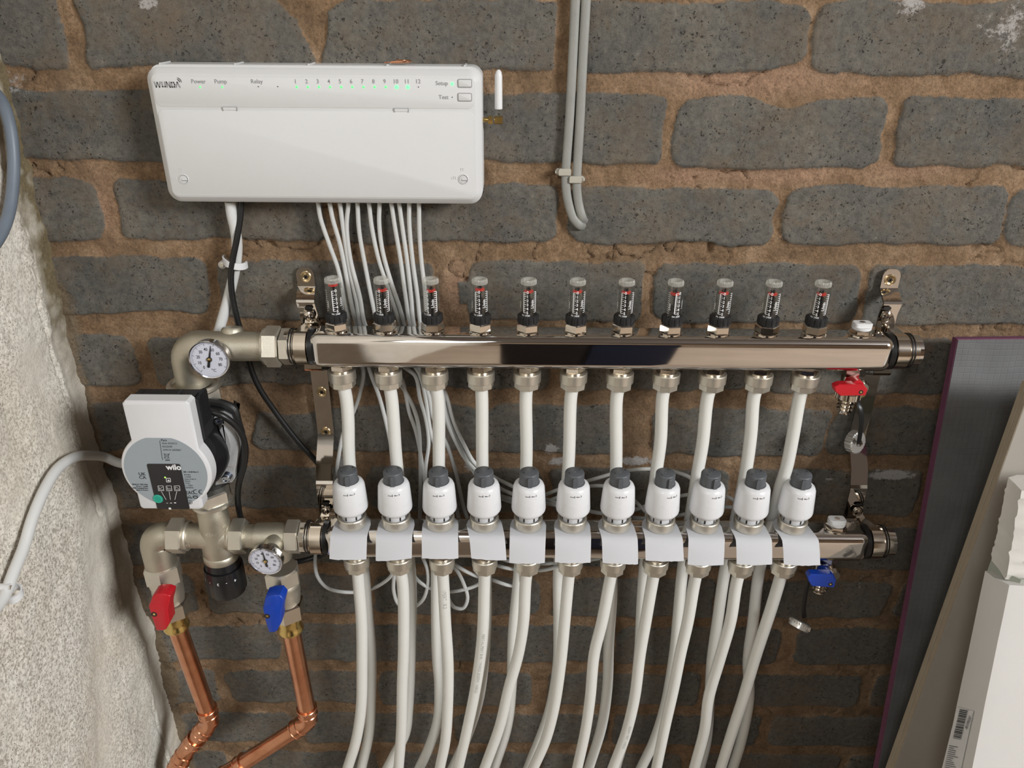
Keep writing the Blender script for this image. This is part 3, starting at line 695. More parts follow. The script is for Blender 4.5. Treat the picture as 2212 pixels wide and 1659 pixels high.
# ---------------------------------------------------------------- flow meters
def ordl(i):
    return ['leftmost', 'second from left', 'third from left', 'fourth from left', 'fifth from left', 'middle', 'fifth from right', 'fourth from right', 'third from right', 'second from right', 'rightmost'][i]
fm_rot = [0, -40, -48, -30, -35, -30, -38, -2, -36, -48, -55]
fm_ring = [.0352, .0300, .0298, .0315, .0298, .0300, .0296, .0285, .0296, .0290, .0292]
fm_spr = [.008, .021, .020, .019, .019, .016, .024, .012, .021, .022, .023]
RT = .0084
def flow_meter(i):
    x = port(i, 0)
    t = thing('flow_meter', (x, YT, ZT1), '', 'flow meter', 'flow meters on the upper manifold')
    nm = ('clear flow meter with black collar, %s of the eleven on the upper manifold' % ordl(i))
    t['label'] = nm
    o = (x, YT, ZT1); rz = math.radians(fm_rot[i])
    hx = MB().lathe([(-.0004, .0126), (.0012, .0126), (.0018, .0118)], o, (0, 0, 1), 32)
    hx.lathe([(.0018, .0112), (.0023, .0123), (.0088, .0123), (.0098, .0112)], o, (0, 0, 1), 6, rz * 1.7 + i)
    hx.build('hex_nut', chrome2, t, sharp=20)
    star = []
    for k in range(72):
        a = 2 * PI * k / 72; star.append(((.0112 if k % 6 else .0104) * math.cos(a), (.0112 if k % 6 else .0104) * math.sin(a)))
    cl = MB().lathe([(.0092, .0098), (.0104, .0105), (.0112, .0098)], o, (0, 0, 1), 32)
    cl.loft(star, [(.0006, .0108), (0, .0116), (0, .0180), (.0014, .0192)], lambda a, b, h: (x + a, YT + b, ZT1 + h))
    cl.build('adjusting_collar', blackm, t, sharp=40)
    top = .0575
    MB().lathe([(.018, RT), (top - .0055, RT)], o, (0, 0, 1), 32, caps=False).build('clear_tube', glass, t)
    MB().lathe([(.018, RT - .0016), (top - .005, RT - .0016)], o, (0, 0, 1), 24, caps=False).build('inner_tube', glass, t)
    st = [((RT - .0002 - (.0005 if k % 2 else 0)) * math.cos(2 * PI * k / 64), (RT - .0002 - (.0005 if k % 2 else 0)) * math.sin(2 * PI * k / 64)) for k in range(64)]
    cp = MB().loft(st, [(.0006, top - .0056), (0, top - .005), (0, top - .0016), (.0007, top - .0002), (.0013, top), (.0024, top - .0004), (.003, top - .003)], lambda a, b, h: (x + a, YT + b, ZT1 + h))
    cp.build('ribbed_cap', frosted, t, sharp=40)
    # spring, rod and red disc
    sp = MB(); n = 9; hs = fm_spr[i]
    z0 = .018
    m_ = max(3, int(hs / .0023))
    for k in range(m_): 
        zk = z0 + hs * k / m_
        sp.lathe([(zk, .0030), (zk + .0004, .0041), (zk + .0013, .0041), (zk + .0017, .0030)], o, (0, 0, 1), 18)
    sp.lathe([(z0, .0026), (z0 + hs, .0026)], o, (0, 0, 1), 14)
    sp.build('float_spring', black, t)
    zr = ZT1 + fm_ring[i] + .0145
    rd = MB().lathe([(0, .001), (-(zr - ZT1) + .02, .001)], (x, YT, zr), (0, 0, 1), 8)
    rd.lathe([(.0008, .0026), (.0032, .0022), (.0036, .001)], (x, YT, zr), (0, 0, 1), 14)
    rd.lathe([(-.0032, .0022), (-.0008, .0030)], (x, YT, zr), (0, 0, 1), 14)
    rd.build('float_rod', black, t)
    MB().lathe([(-.0008, .0030), (-.0008, .0050), (.0006, .0050), (.0014, .0034)], (x, YT, zr), (0, 0, 1), 24).build('red_indicator', redplas, t)
    # printed scale wrapped round the tube
    sc = MB(); R_ = RT + .00012
    def cyl(u0): return lambda a, b: (x + R_ * math.sin(rz + u0 + a / R_), YT - R_ * math.cos(rz + u0 + a / R_), ZT1 + b)
    f1 = cyl(0.0); zb, ztop = .0235, .0455
    seg2d(sc, (0, zb), (0, ztop), .0009, f1)
    for k in range(11):
        zz = zb + (ztop - zb) * k / 10; seg2d(sc, (0, zz), (.0030 if k % 2 == 0 else .002, zz), .00055, f1)
    f2 = cyl(.36)
    for k, d in enumerate('543210'): put_text(sc, d, .0043, lambda a, b, k=k: f2(a, b + zb - .0014 + (ztop - zb) * k / 5), .02)
    put_text(sc, 'PA 2400', .0026, lambda a, b: cyl(-.25)(a, b + .0195), .02)
    f3 = cyl(1.62); seg2d(sc, (0, zb), (0, ztop), .0009, f3)
    for k in range(11):
        zz = zb + (ztop - zb) * k / 10; seg2d(sc, (0, zz), (-.0028, zz), .00055, f3)
    put_text(sc, 'L/min', .0042, lambda a, b: cyl(1.25)(b * -1, a + .028), .02)
    f4 = cyl(-1.0); 
    for k in range(11):
        zz = zb + (ztop - zb) * k / 10; seg2d(sc, (0, zz), (.0026, zz), .0005, f4)
    put_text(sc, 'L/min', .0032, lambda a, b: cyl(-.55)(b * -1, a + .027), .02)
    sc.build('printed_scale', inkwhite, t, weld=False)
for i in range(11): flow_meter(i)

# ---------------------------------------------------------------- air vents
def vent(px, py, p, y, z, label):
    x = P(px, py, p).x
    t = thing('air_vent', (x, y, z), label, 'air vent')
    mb = MB().lathe([(-.0004, .0125), (.001, .0125), (.0016, .0108)], (x, y, z), (0, 0, 1), 32)
    mb.lathe([(.0012, .0098), (.0018, .0112), (.0052, .0112), (.0058, .0104)], (x, y, z), (0, 0, 1), 6, .35)
    mb.build('vent_nut', chrome2, t)
    mb = MB().lathe([(.0055, .0092), (.0066, .0100), (.009, .0098)], (x, y, z), (0, 0, 1), 28)
    mb.loft(rrect(.0190, .0125, .0035, 5), [(0, .0085), (0, .0122), (.0008, .013)], lambda a, b, h: (x + a, y + b, z + h))
    mb.build('vent_cap', whitecap, t)
    MB().lathe([(.0128, .0028), (.0134, .0028), (.0134, .0014)], (x, y, z), (0, 0, 1), 14).build('bleed_screw', chrome2, t)
vent(1860, 712, PT, YT, ZT1, 'white capped air vent on top of the upper manifold right end')
vent(1803, 1145, PB, YB, ZB1, 'white capped air vent on top of the lower manifold right end')

# ---------------------------------------------------------------- actuators and the white cards under them
act_rot = [8, 4, 0, 0, 3, 0, -3, 18, 14, -2, -6]
act_lbl = []
A = thing('valve_actuator', (0, 0, 0), '', 'actuator', 'white actuators on the lower manifold')
MB().lathe([(0, .0140), (.0005, .0160), (.0112, .0165), (.0122, .0160), (.0124, .0146), (.0100, .0136)], (0, 0, .0005), (0, 0, 1), 48).build('threaded_collar', nickel, A, sharp=25)
mb = MB().lathe([(.0085, .0118), (.0195, .0122), (.0205, .0128)], (0, 0, 0), (0, 0, 1), 40); mb.build('clip_skirt', whiteg, A)
mb = MB()
for a in (-118, -62, -20, -160, 60, 120):
    c, s = math.cos(math.radians(a)), math.sin(math.radians(a)); mb.add([(c * .0122 - s * w, s * .0122 + c * w, z) for w, z in ((-.0009, .0122), (.0009, .0122), (.0009, .0168), (-.0009, .0168))], [(0, 1, 2, 3)])
mb.build('skirt_slot', darkhole, A)
prof = [(.0180, .0128), (.0190, .0148), (.0215, .0176), (.0238, .0190), (.0262, .0194), (.0450, .0182), (.0535, .0175), (.0568, .0162), (.0588, .0140), (.0595, .0120), (.0585, .0110)]
MB().lathe(prof, (0, 0, 0), (0, 0, 1), 56).build('body', whiteg, A, sharp=60)
cp = MB().lathe([(.0565, .0108), (.0715, .0108), (.0725, .0104), (.0730, .0098)], (0, 0, 0), (0, 0, 1), 48)
cp.loft([(-.0022, -.0128), (.0022, -.0128), (.0018, -.006), (-.0018, -.006)], [(.0004, .0548), (0, .0555), (0, .0700), (.0006, .0712)], lambda a, b, h: (a, b, h))
cp.build('grey_cap', capgrey, A, sharp=40)
mb = MB()
for a, r, w in ((205, .0068, .0009), (40, .0072, .0010)):
    c, s = math.cos(math.radians(a)), math.sin(math.radians(a)); mb.lathe([(.07303, w), (.07308, w)], (c * r, s * r, 0), (0, 0, 1), 10)
mb.build('cap_hole', darkhole, A)
MB().lathe([(.0729, .0009), (.0735, .0005)], (0, 0, 0), (0, 0, 1), 10).build('cap_pip', capgrey, A)
mb = MB()
def Rb(h): return float(np.interp(h, [p[0] for p in prof[4:9]], [p[1] for p in prof[4:9]])) + .00012
fa = lambda a, b: (Rb(.0505 + b) * math.sin(a / .0175), -Rb(.0505 + b) * math.cos(a / .0175), .0505 + b)
put_text(mb, 'Auto', .0022, lambda a, b: fa(a - .0052, b), .01); seg2d(mb, (-.0003, -.0005), (-.0003, .0022), .0006, fa)
put_text(mb, 'Man', .0022, lambda a, b: fa(a + .0018, b), .01); seg2d(mb, (.0063, .0022), (.0075, .0010), .0005, fa); seg2d(mb, (.0063, -.0002), (.0075, .0010), .0005, fa); seg2d(mb, (.0012, .0008), (.0018, .0008), .0004, fa)
mb.build('printed_marks', inkblack, A, weld=False)
tags_px = [(711, 791, 1210), (811, 889, 1211), (911, 990, 1208), (1018, 1094, 1210), (1100, 1177, 1218), (1199, 1276, 1217), (1302, 1379, 1218), (1395, 1478, 1213), (1486, 1564, 1222), (1592, 1669, 1221), (1694, 1773, 1222)]
for i in range(11):
    o = A if i == 0 else copy_tree(A)
    x = port(i, 1); o.location = (x, YB, ZB1); o.rotation_euler.z = math.radians(act_rot[i])
    o['label'] = 'white heating valve actuator with dark grey cap, %s in its row' % ordl(i)
    # card
    xb = (tags_px[i][0] + tags_px[i][1]) / 2; zc = ZB1 + .0004
    zb = P(xb, tags_px[i][2], .133).z; xc = P(xb, tags_px[i][2], .133).x; hw = (P(tags_px[i][1], tags_px[i][2], .133).x - P(tags_px[i][0], tags_px[i][2], .133).x) / 2
    ct = thing('paper_tag', (x, YB, zc), '', 'tag', 'blank white cards under the actuators')
    desc = ['slanting left', 'with a sloping lower edge', 'hanging straight', 'skewed right', 'hanging straight', 'hanging straight', 'with a torn lower right corner', 'skewed right', 'skewed right', 'skewed right', 'strongly skewed right'][i]
    ct['label'] = 'blank white card tag %s, %s under the actuators' % (desc, ordl(i))
    rg = np.random.default_rng(100 + i)
    rows = []; n = 12
    R0 = .0205
    arc = []
    for k in range(n + 1):                                   # half round head of the card round the valve
        a = PI * k / n; arc.append((x + R0 * math.cos(PI - a), YB + R0 * math.sin(a) * .95, zc))
    prs = [(0, zc), (.006, zc), (.0125, zc), (.0180, zc - .0002), (.0225, zc - .0016), (.0265, zc - .006), (.0300, zc - .012)]
    mb = MB(); vs = list(arc[::-1]) if False else arc; 
    head = MB(); nn = 22
    gridv = []; cols = 12
    def W_(s): return R0 + (hw - R0) * s
    stations = []
    for k in range(5):                                        # from rear of head to the valve axis
        a = PI / 2 * (1 - k / 4.0); stations.append((R0 * math.cos(a), YB + R0 * math.sin(a), zc, x))
    for (dy, z) in prs[1:]:
        s_ = dy / .036; stations.append((W_(s_), YB - dy, z, x + (xc - x) * s_))
    stations.append((hw, -.133, zb, xc))
    # resample the last part so that the card bows gently
    st2 = stations[:-1]; a0 = stations[-2]; b0 = stations[-1]
    for k in range(1, 5):
        f = k / 4; st2.append(tuple(a0[j] + (b0[j] - a0[j]) * f for j in range(4)))
    for si, (w, yy, zz, xx) in enumerate(st2):
        last = si == len(st2) - 1
        for c_ in range(cols + 1):
            f = -1 + 2 * c_ / cols; dz = 0; 
            if last: dz = (rg.uniform(-.0004, .0004) + (.0022 * f if i == 1 else 0) + (-.0022 * max(0, f - .1) if i == 6 else 0) + (-.0012 * f if i == 3 else 0))
            gridv.append((xx + max(w, .0006) * f, yy + (.0016 * abs(f) ** 2 if zz < zc - .002 else 0), zz + dz))
    fs = [(r * (cols + 1) + c_, r * (cols + 1) + c_ + 1, (r + 1) * (cols + 1) + c_ + 1, (r + 1) * (cols + 1) + c_) for r in range(len(st2) - 1) for c_ in range(cols)]
    mb = MB().add(gridv, fs); mb.build('card', paper, ct, solid=.0004, sharp=60)

# ---------------------------------------------------------------- wall brackets
def bracket(xu, xm, xl, keys, screws, clamps, label, wd=.0195, side=1):
    t = thing('manifold_bracket', (xm, 0, keys[-1][1]), label, 'bracket')
    mb = MB(); n = len(keys)
    # ribbon swept through (protrusion, height, x)
    def secs():
        out = []
        for k, (p, z, x, w) in enumerate(keys):
            a = V((0, -keys[max(k - 1, 0)][0], keys[max(k - 1, 0)][1])); b = V((0, -keys[min(k + 1, n - 1)][0], keys[min(k + 1, n - 1)][1]))
            d = (b - a).normalized(); nr = V((0, d.z, -d.y)).normalized()
            if nr.y > 0: nr = -nr
            out.append((V((x, -p, z)), nr, w))
        return out
    vs = []; fs = []; th = .0011
    for c, nr, w in secs():
        for sx, k in ((-1, 1), (1, 1), (1, -1), (-1, -1)): vs.append(c + V((sx * w / 2, 0, 0)) + nr * (th * k))
    for k in range(n - 1):
        for j in range(4): fs.append((k * 4 + j, k * 4 + (j + 1) % 4, k * 4 + 4 + (j + 1) % 4, k * 4 + 4 + j))
    fs.append((3, 2, 1, 0)); m = (n - 1) * 4; fs.append((m, m + 1, m + 2, m + 3))
    mb.add(vs, fs); mb.build('strap', chrome, t, sharp=14)
    for (x, z) in screws:
        y = -.0056
        w = MB().lathe([(0, .0062), (.0008, .0062), (.0014, .0055), (.0011, .0036), (.0006, .0030)], (x, y, z), (0, -1, 0), 28)
        s = w.build('wall_screw', zincy, t)
        mb = MB()
        for a in (0, 60, 120):
            c_, s_ = math.cos(math.radians(a)), math.sin(math.radians(a)); mb.plate([(x - c_ * .0026 + s_ * .0006, z - s_ * .0026 - c_ * .0006), (x + c_ * .0026 + s_ * .0006, z + s_ * .0026 - c_ * .0006), (x + c_ * .0026 - s_ * .0006, z + s_ * .0026 + c_ * .0006), (x - c_ * .0026 - s_ * .0006, z - s_ * .0026 + c_ * .0006)], -y + .0007, -y + .0012, FY)
        mb.build('screw_recess', darkhole, s)
    for (x, y, z, xs_, zs2, ps) in clamps:
        # band round the neck with a tongue rising to a screw
        r = .0192; w = .0125; mb = MB(); N_ = 36; pts = []
        for k in range(N_ + 1):
            a = math.radians(100 - 200 * k / N_) 
            pts.append((y - r * math.cos(a), z + r * math.sin(a)))
        tongue = [(-ps, zs2 + .0055), (-ps, zs2 - .0050), (-ps - .0035, zs2 - .0085)]
        front = []
        for k in range(31):
            a = math.radians(72 - 160 * k / 30); front.append((y - r * math.cos(a), z + r * math.sin(a)))
        path = tongue + front
        vs = []; fs = []; m = len(path)
        for k, (yy, zz) in enumerate(path):
            a = V(path[max(k - 1, 0)]); b = V(path[min(k + 1, m - 1)]); d = (b - a).normalized(); nr = V((d.y, -d.x))
            if nr.x * -1 + nr.y * .3 < 0: nr = -nr
            if k > 3: nr = V((yy - y, zz - z)).normalized()
            ww = w if k > 2 else .0100
            xx = x if k > 2 else xs_ + (x - xs_) * (k / 3)
            for sx, q_ in ((-1, 1), (1, 1), (1, -1), (-1, -1)): vs.append((xx + sx * ww / 2, yy + nr.x * .0008 * q_, zz + nr.y * .0008 * q_))
        for k in range(m - 1):
            for j in range(4): fs.append((k * 4 + j, k * 4 + (j + 1) % 4, k * 4 + 4 + (j + 1) % 4, k * 4 + 4 + j))
        fs.append((3, 2, 1, 0)); q4 = (m - 1) * 4; fs.append((q4, q4 + 1, q4 + 2, q4 + 3))
        mb.add(vs, fs); cb = mb.build('clamp_band', chrome2, t, sharp=25)
        sc = MB().lathe([(0, .0062), (.001, .0062), (.003, .0050), (.0042, .0026), (.0044, .0005)], (xs_, -ps - .0006, zs2), (0, -1, 0), 28)
        so = sc.build('clamp_screw', chrome2, t)
        mb = MB(); mb.box((xs_, -ps - .0047, zs2), (.0046, .0006, .0009)); mb.box((xs_, -ps - .0047, zs2), (.0009, .0006, .0046)); mb.build('screw_slot', darkhole, so)
        # slot in the strap above the screw
        MB().plate(rrect(.0085, .004, .0018, 4, xs_, zs2 + .0082), ps - .0005, ps - .0001, FY).build('strap_slot', darkhole, t)
    return t
def bk(px_top, px_mid, px_low, px_c, label, zscr, tx, bx, kx):
    xa = P(*px_top, .003).x; xm = P(*px_mid, .003).x; xl = P(*px_low, .07).x
    z = lambda py, p, px=px_top[0]: P(px, py, p).z
    zt = P(px_top[0], px_top[1] - 24, .003).z
    w = .0195; xc = P(*px_c, .0268).x
    K = [(.0045, zt, xa, w * .35), (.0045, zt - .0012, xa, w * .62), (.0045, zt - .0035, xa, w * .85), (.0045, zt - .007, xa, w), (.0045, zt - .0215, xa, w), (.0050, zt - .0225, xa, w),
         (.0255, zt - .031, xa * .5 + xc * .5, w), (.0268, zt - .0325, xa * .45 + xc * .55, w), (.0268, kx[1], xc, w), (.0268, 1.0, xc, w), (.0268, .978, xm, w), (.0255, .9755, xm, w), (.0050, .967, xm, w), (.0045, .965, xm, w),
         (.0045, .883, xm, w), (.0050, .880, xm, w), (.040, .858, xm * .5 + xl * .5, w), (.0590, .8475, xl, w), (.0605, .8450, xl, w), (.0605, .775, xl, w), (.0605, .760, xl, w), (.0605, .757, xl, w * .6)]
    return bracket(xa, xm, xl, K, zscr, [(tx, YT, ZTC, kx[0], kx[1], .0300), (bx, YB, ZBC, kx[2], kx[3], .0640)], label, w)
sL = [(P(661, 600, .006).x, P(661, 598, .006).z), (P(695, 847, .006).x, P(695, 847, .006).z), (P(704, 933, .006).x, P(704, 933, .006).z)]
sR = [(P(1923, 605, .006).x, P(1923, 605, .006).z), (P(1860, 850, .006).x, P(1860, 850, .006).z), (P(1850, 945, .006).x, P(1850, 945, .006).z)]
q = P(667, 683, .033); q2 = P(703, 1105, .068)
bk((661, 600), (700, 890), (700, 1080), (668, 683), 'left steel bracket holding both manifolds, next to the black cable', sL, TX0 - .0165, BX0 - .0165, (q.x, q.z, q2.x, q2.z))
q = P(1916, 684, .033); q2 = P(1855, 1108, .068)
bk((1922, 604), (1853, 930), (1858, 1080), (1917, 683), 'right steel bracket holding both manifolds, beside the drain taps', sR, TX1 + .0165, BX1 + .0165, (q.x, q.z, q2.x, q2.z))

# ================================================================ plumbing on the left
def px_x(px, py, p): return P(px, py, p).x
def px_z(px, py, p): return P(px, py, p).z
def hexn(mb, h0, h1, r, o, ax, ph=0.0, c=.0012, n=6):
    mb.lathe([(h0, r - c * 1.2), (h0 + c * .7, r), (h1 - c * .7, r), (h1, r - c * 1.2)], o, ax, n, ph)
XL = px_x(420, 830, PT)
# upper elbow with union
t = thing('elbow_fitting', (XL, YT, .955), 'large satin nickel elbow joining the pump to the upper manifold', 'pipe fitting')
zc = ZTC - .001
xa = px_x(577, 755, PT)
mb = MB()
pts = [(XL, YT, .976), (XL, YT, zc - .020)] + [(XL + .0165 - .0165 * math.cos(a), YT, zc - .0165 + .0165 * math.sin(a)) for a in np.linspace(.05, PI / 2, 10)] + [(XL + .026, YT, zc), (xa + .004, YT, zc)]
rad = [.0183] * 3 + [.0182, .0182, .018, .0179, .0177, .0174, .0172, .0170, .0168] + [.0160, .0156]
mb.tube(pts, rad[:len(pts)] + [.0156] * (len(pts) - len(rad)), 40)
mb.lathe([(.0, .012), (.0165, .0115), (.019, .0095)], (px_x(497, 722, PT), YT + .004, zc), (0, .25, 1), 24)
mb.lathe([(0, .011), (.0155, .011), (.018, .0125), (.0225, .0125)], (px_x(454, 775, .08), YT, zc), (0, -1, 0), 28)
mb.build('elbow_body', nickel_d, t, sharp=40)
mb = MB(); mb.lathe([(.9715, .024), (.9715, .0275), (.9735, .0286), (.9765, .0286), (.978, .0272), (.978, .0245), (.9745, .0236), (.9745, .018)], (XL, YT, 0), (0, 0, 1), 48)
hexn(mb, .9555, .9722, .0285, (XL, YT, 0), (0, 0, 1), .35)
mb.build('pump_union_nut', nickel, t, sharp=22)
xn0, xn1, xn2 = xa, px_x(609, 755, PT), px_x(633, 755, PT)
mb = MB(); hexn(mb, xn0 - .001, xn1, .0222, (0, YT, zc), (1, 0, 0), .12, .002); mb.lathe([(xn0 - .0035, .0165), (xn0 - .002, .0195), (xn0 + .001, .0205)], (0, YT, zc), (1, 0, 0), 40)
mb.build('union_nut', nickel, t, sharp=22)
mb = MB(); hexn(mb, xn1 + .0005, xn2, .0198, (0, YT, zc), (1, 0, 0), .3, .0015); mb.lathe([(xn2 - .001, .0178), (xn2 + .003, .0178)], (0, YT, zc), (1, 0, 0), 40)
mb.build('union_tail', nickel, t, sharp=22)

def dial(x, y, z, r, label, needle, tilt=(0, 0)):
    """round thermometer facing the room; needle angle from straight up, clockwise"""
    t = thing('thermometer', (x, y, z), label, 'thermometer')
    ax = V((tilt[0], -1, tilt[1])).normalized(); up = (V((0, 0, 1)) - ax * ax.z).normalized(); rt = up.cross(ax) * -1
    rt = ax.cross(up) * -1
    o = V((x, y, z)); f = lambda a, b, h=0: tuple(o + rt * a + up * b + ax * h)
    if (rt.x < 0): rt = -rt
    MB().lathe([(-.014, .004), (-.007, .004), (-.007, r * .96), (.0, r), (.0018, r), (.0026, r * .975), (.0020, r * .93), (.0004, r * .92)], o, ax, 56, caps=False).build('chrome_case', mat('chrome_case', (.8, .8, .84), .14, 1.0, .03), t)
    MB().lathe([(.0002, r * .925), (.0004, r * .925)], o, ax, 56).build('dial_face', dialm, t)
    ink = MB(); g = lambda a, b: f(a, b, .00055)
    for k in range(81):
        v = k; a = math.radians(-215 + 248 * v / 80 + 0)
        a = math.radians(-142 + 262 * v / 80)
        r1 = r * .88; r0 = r * (.74 if v % 10 == 0 else .78 if v % 5 == 0 else .82)
        seg2d(ink, (r1 * math.sin(a), r1 * math.cos(a)), (r0 * math.sin(a), r0 * math.cos(a)), .0004 if v % 10 == 0 else .00022, g)
    for v in range(0, 90, 10):
        a = math.radians(-142 + 262 * v / 80); rr = r * .55
        put_text(ink, str(v), r * .23, lambda p_, q_: g(p_ + rr * math.sin(a), q_ + rr * math.cos(a) - r * .08), .012, 'CENTER', .8)
    put_text(ink, '°C', r * .22, lambda p_, q_: g(p_ + r * .12, q_ - r * .66), .005, 'CENTER')
    ink.build('dial_marks', inkblack, t, weld=False)
    a = math.radians(needle); s_, c_ = math.sin(a), math.cos(a); h = .0012
    nd = MB(); pol = [(-.0002, r * .76), (-.0011, 0), (-.0013, -r * .42), (0, -r * .46), (.0013, -r * .42), (.0011, 0), (.0002, r * .76)]
    nd.plate([(p_ * c_ + q_ * s_, -p_ * s_ + q_ * c_) for p_, q_ in pol], .0009, .0013, lambda a_, b_, h_: f(a_, b_, h_))
    nd.lathe([(.0005, .0027), (.0016, .0027)], o, ax, 24)
    nd.build('needle', needlem, t)
    MB().lathe([(.0016, .0020), (.0024, .0018), (.0028, .0008)], o, ax, 20).build('needle_hub', brass, t)
    return t
q = P(453, 776, .0875)
dial(q.x, -.0875, q.z, .0212, 'round thermometer on the upper elbow, needle near 50', 14)
q = P(574, 1211, .128)
dial(q.x, -.128, q.z, .0195, 'round thermometer on the lower tee, needle near 40', -3, (-.08, -.10))

# lower assembly
ZL = ZBC
XR1 = px_x(352, 1232, PB); XR2 = px_x(610, 1245, PB); XV = px_x(466, 1140, PB)
g = lambda px: px_x(px, 1170, PB)
t = thing('elbow_fitting', (XR1, YB, ZL), 'small satin nickel elbow above the red isolating valve', 'pipe fitting')
mb = MB(); R0 = .013
pts = [(XR1, YB, px_z(350, 1222, PB)), (XR1, YB, ZL - .015)] + [(XR1 + R0 - R0 * math.cos(a), YB, ZL - R0 + R0 * math.sin(a)) for a in np.linspace(.1, PI / 2, 8)] + [(XR1 + .02, YB, ZL), (g(378), YB, ZL)]
mb.tube(pts, [.0178, .0178, .0175, .0172, .017, .0168, .0165, .0162, .0158, .0155, .0148, .0146], 36)
mb.build('elbow_body', nickel_d, t)
t = thing('mixing_valve', (XV, YB, .70), 'nickel thermostatic mixing valve with black adjusting knob, under the pump', 'mixing valve')
mb = MB(); xl, xr = g(376), g(536)
mb.lathe([(xl, .0140), (XV - .018, .0145), (XV - .008, .017), (XV + .008, .017), (XV + .018, .0145), (xr, .0140)], (0, YB, ZL), (1, 0, 0), 40)
mb.lathe([(ZL - .024, .0185), (ZL - .018, .0192), (ZL - .012, .0190), (ZL, .0182), (ZL + .012, .0172), (ZL + .024, .0168), (ZL + .036, .0165), (ZL + .040, .0150), (ZL + .052, .0150)], (XV, YB, 0), (0, 0, 1), 44)
mb.lathe([(ZL - .0315, .0193), (ZL - .030, .0200), (ZL - .0235, .0200), (ZL - .022, .0188)], (XV, YB, 0), (0, 0, 1), 44)
mb.lathe([(0, .004), (.0015, .004)], (XV + .021, YB - .0125, ZL + .003), (0, -1, 0), 12)
mb.build('valve_body', nickel_d, t, sharp=40)
mb = MB(); hexn(mb, xl - .002, xl + .015, .0212, (0, YB, ZL), (1, 0, 0), .15, .0018); mb.lathe([(xl + .014, .0155), (xl + .0185, .0175), (xl + .020, .016)], (0, YB, ZL), (1, 0, 0), 36); mb.build('union_nut', nickel, t, sharp=22)
mb = MB(); hexn(mb, xr - .017, xr - .001, .0212, (0, YB, ZL), (1, 0, 0), .15, .0018); mb.lathe([(xr - .021, .0155), (xr - .0175, .018), (xr - .0165, .018)], (0, YB, ZL), (1, 0, 0), 36); mb.build('union_nut', nickel, t, sharp=22)
mb = MB(); put_text(mb, 'MIX', .0085, lambda a, b: (XV + .0172 * math.sin(a / .017), YB - .0172 * math.cos(a / .017), ZL + .0170 + b), .01, 'CENTER', 1.0, PI)
mb.build('cast_word', nickel, t, weld=False); mb = MB(); put_text(mb, 'H', .0075, lambda a, b: (g(418) + a, YB - .0147, ZL - .004 + b), .01, 'CENTER')
mb.build('cast_letter', nickel, t, weld=False)
zk1 = ZL - .030; zk0 = px_z(474, 1270, PB) - .003
kn = []
mb = MB().lathe([(zk1 + .002, .0190), (zk1 - .010, .0202), (zk1 - .0105, .0190), (zk1 - .012, .0190)], (XV, YB, 0), (0, 0, 1), 44)
star = []
for k in range(60):
    a = 2 * PI * k / 60; rr = .0222 - (.0006 if k % 10 in (0, 1) else 0); star.append((rr * math.cos(a), rr * math.sin(a)))
mb.loft(star, [(.0032, zk0), (.0012, zk0 + .0012), (0, zk0 + .004), (-.0002, zk1 - .018), (.0004, zk1 - .012), (.003, zk1 - .0115)], lambda a, b, h: (XV + a, YB + b, h))
k_ = mb.build('adjusting_knob', black, t, sharp=40)
mb = MB(); zt_ = zk1 - .021
for s_, d in (('2', -52), ('-', -27), ('3', 0), ('-', 24), ('4', 50)):
    a0 = math.radians(d); put_text(mb, s_, .0050, lambda a, b: (XV + .02265 * math.sin(a0 + a / .0226), YB - .02265 * math.cos(a0 + a / .0226), zt_ + b), .02, 'CENTER', 1.0, PI)
mb.build('knob_numbers', inkwhite, k_, weld=False)
t = thing('tee_fitting', (XR2, YB, ZL), 'satin nickel tee between mixing valve and lower manifold', 'pipe fitting')
mb = MB(); mb.lathe([(xr - .002, .0135), (xr + .012, .0145), (XR2 - .022, .0158), (XR2, .0165), (g(622) + .002, .0155)], (0, YB, ZL), (1, 0, 0), 40)
mb.lathe([(0, .0155), (.020, .0158), (.030, .0150)], (XR2, YB, ZL), (0, 0, -1), 36)
mb.lathe([(.0, .0125), (.016, .0115), (.0225, .0085)], (P(574, 1211, .128).x + .006, YB, ZL), (0, -1, 0), 28)
mb.build('tee_body', nickel_d, t)
mb = MB(); hexn(mb, g(622), g(651), .0205, (0, YB, ZL), (1, 0, 0), .2, .0018); mb.build('union_nut', nickel, t, sharp=22)
mb = MB(); hexn(mb, g(651) + .0004, g(668), .0190, (0, YB, ZL), (1, 0, 0), .45, .0014); mb.lathe([(g(668) - .001, .0176), (g(673), .0176)], (0, YB, ZL), (1, 0, 0), 36); mb.build('union_tail', nickel, t, sharp=22)

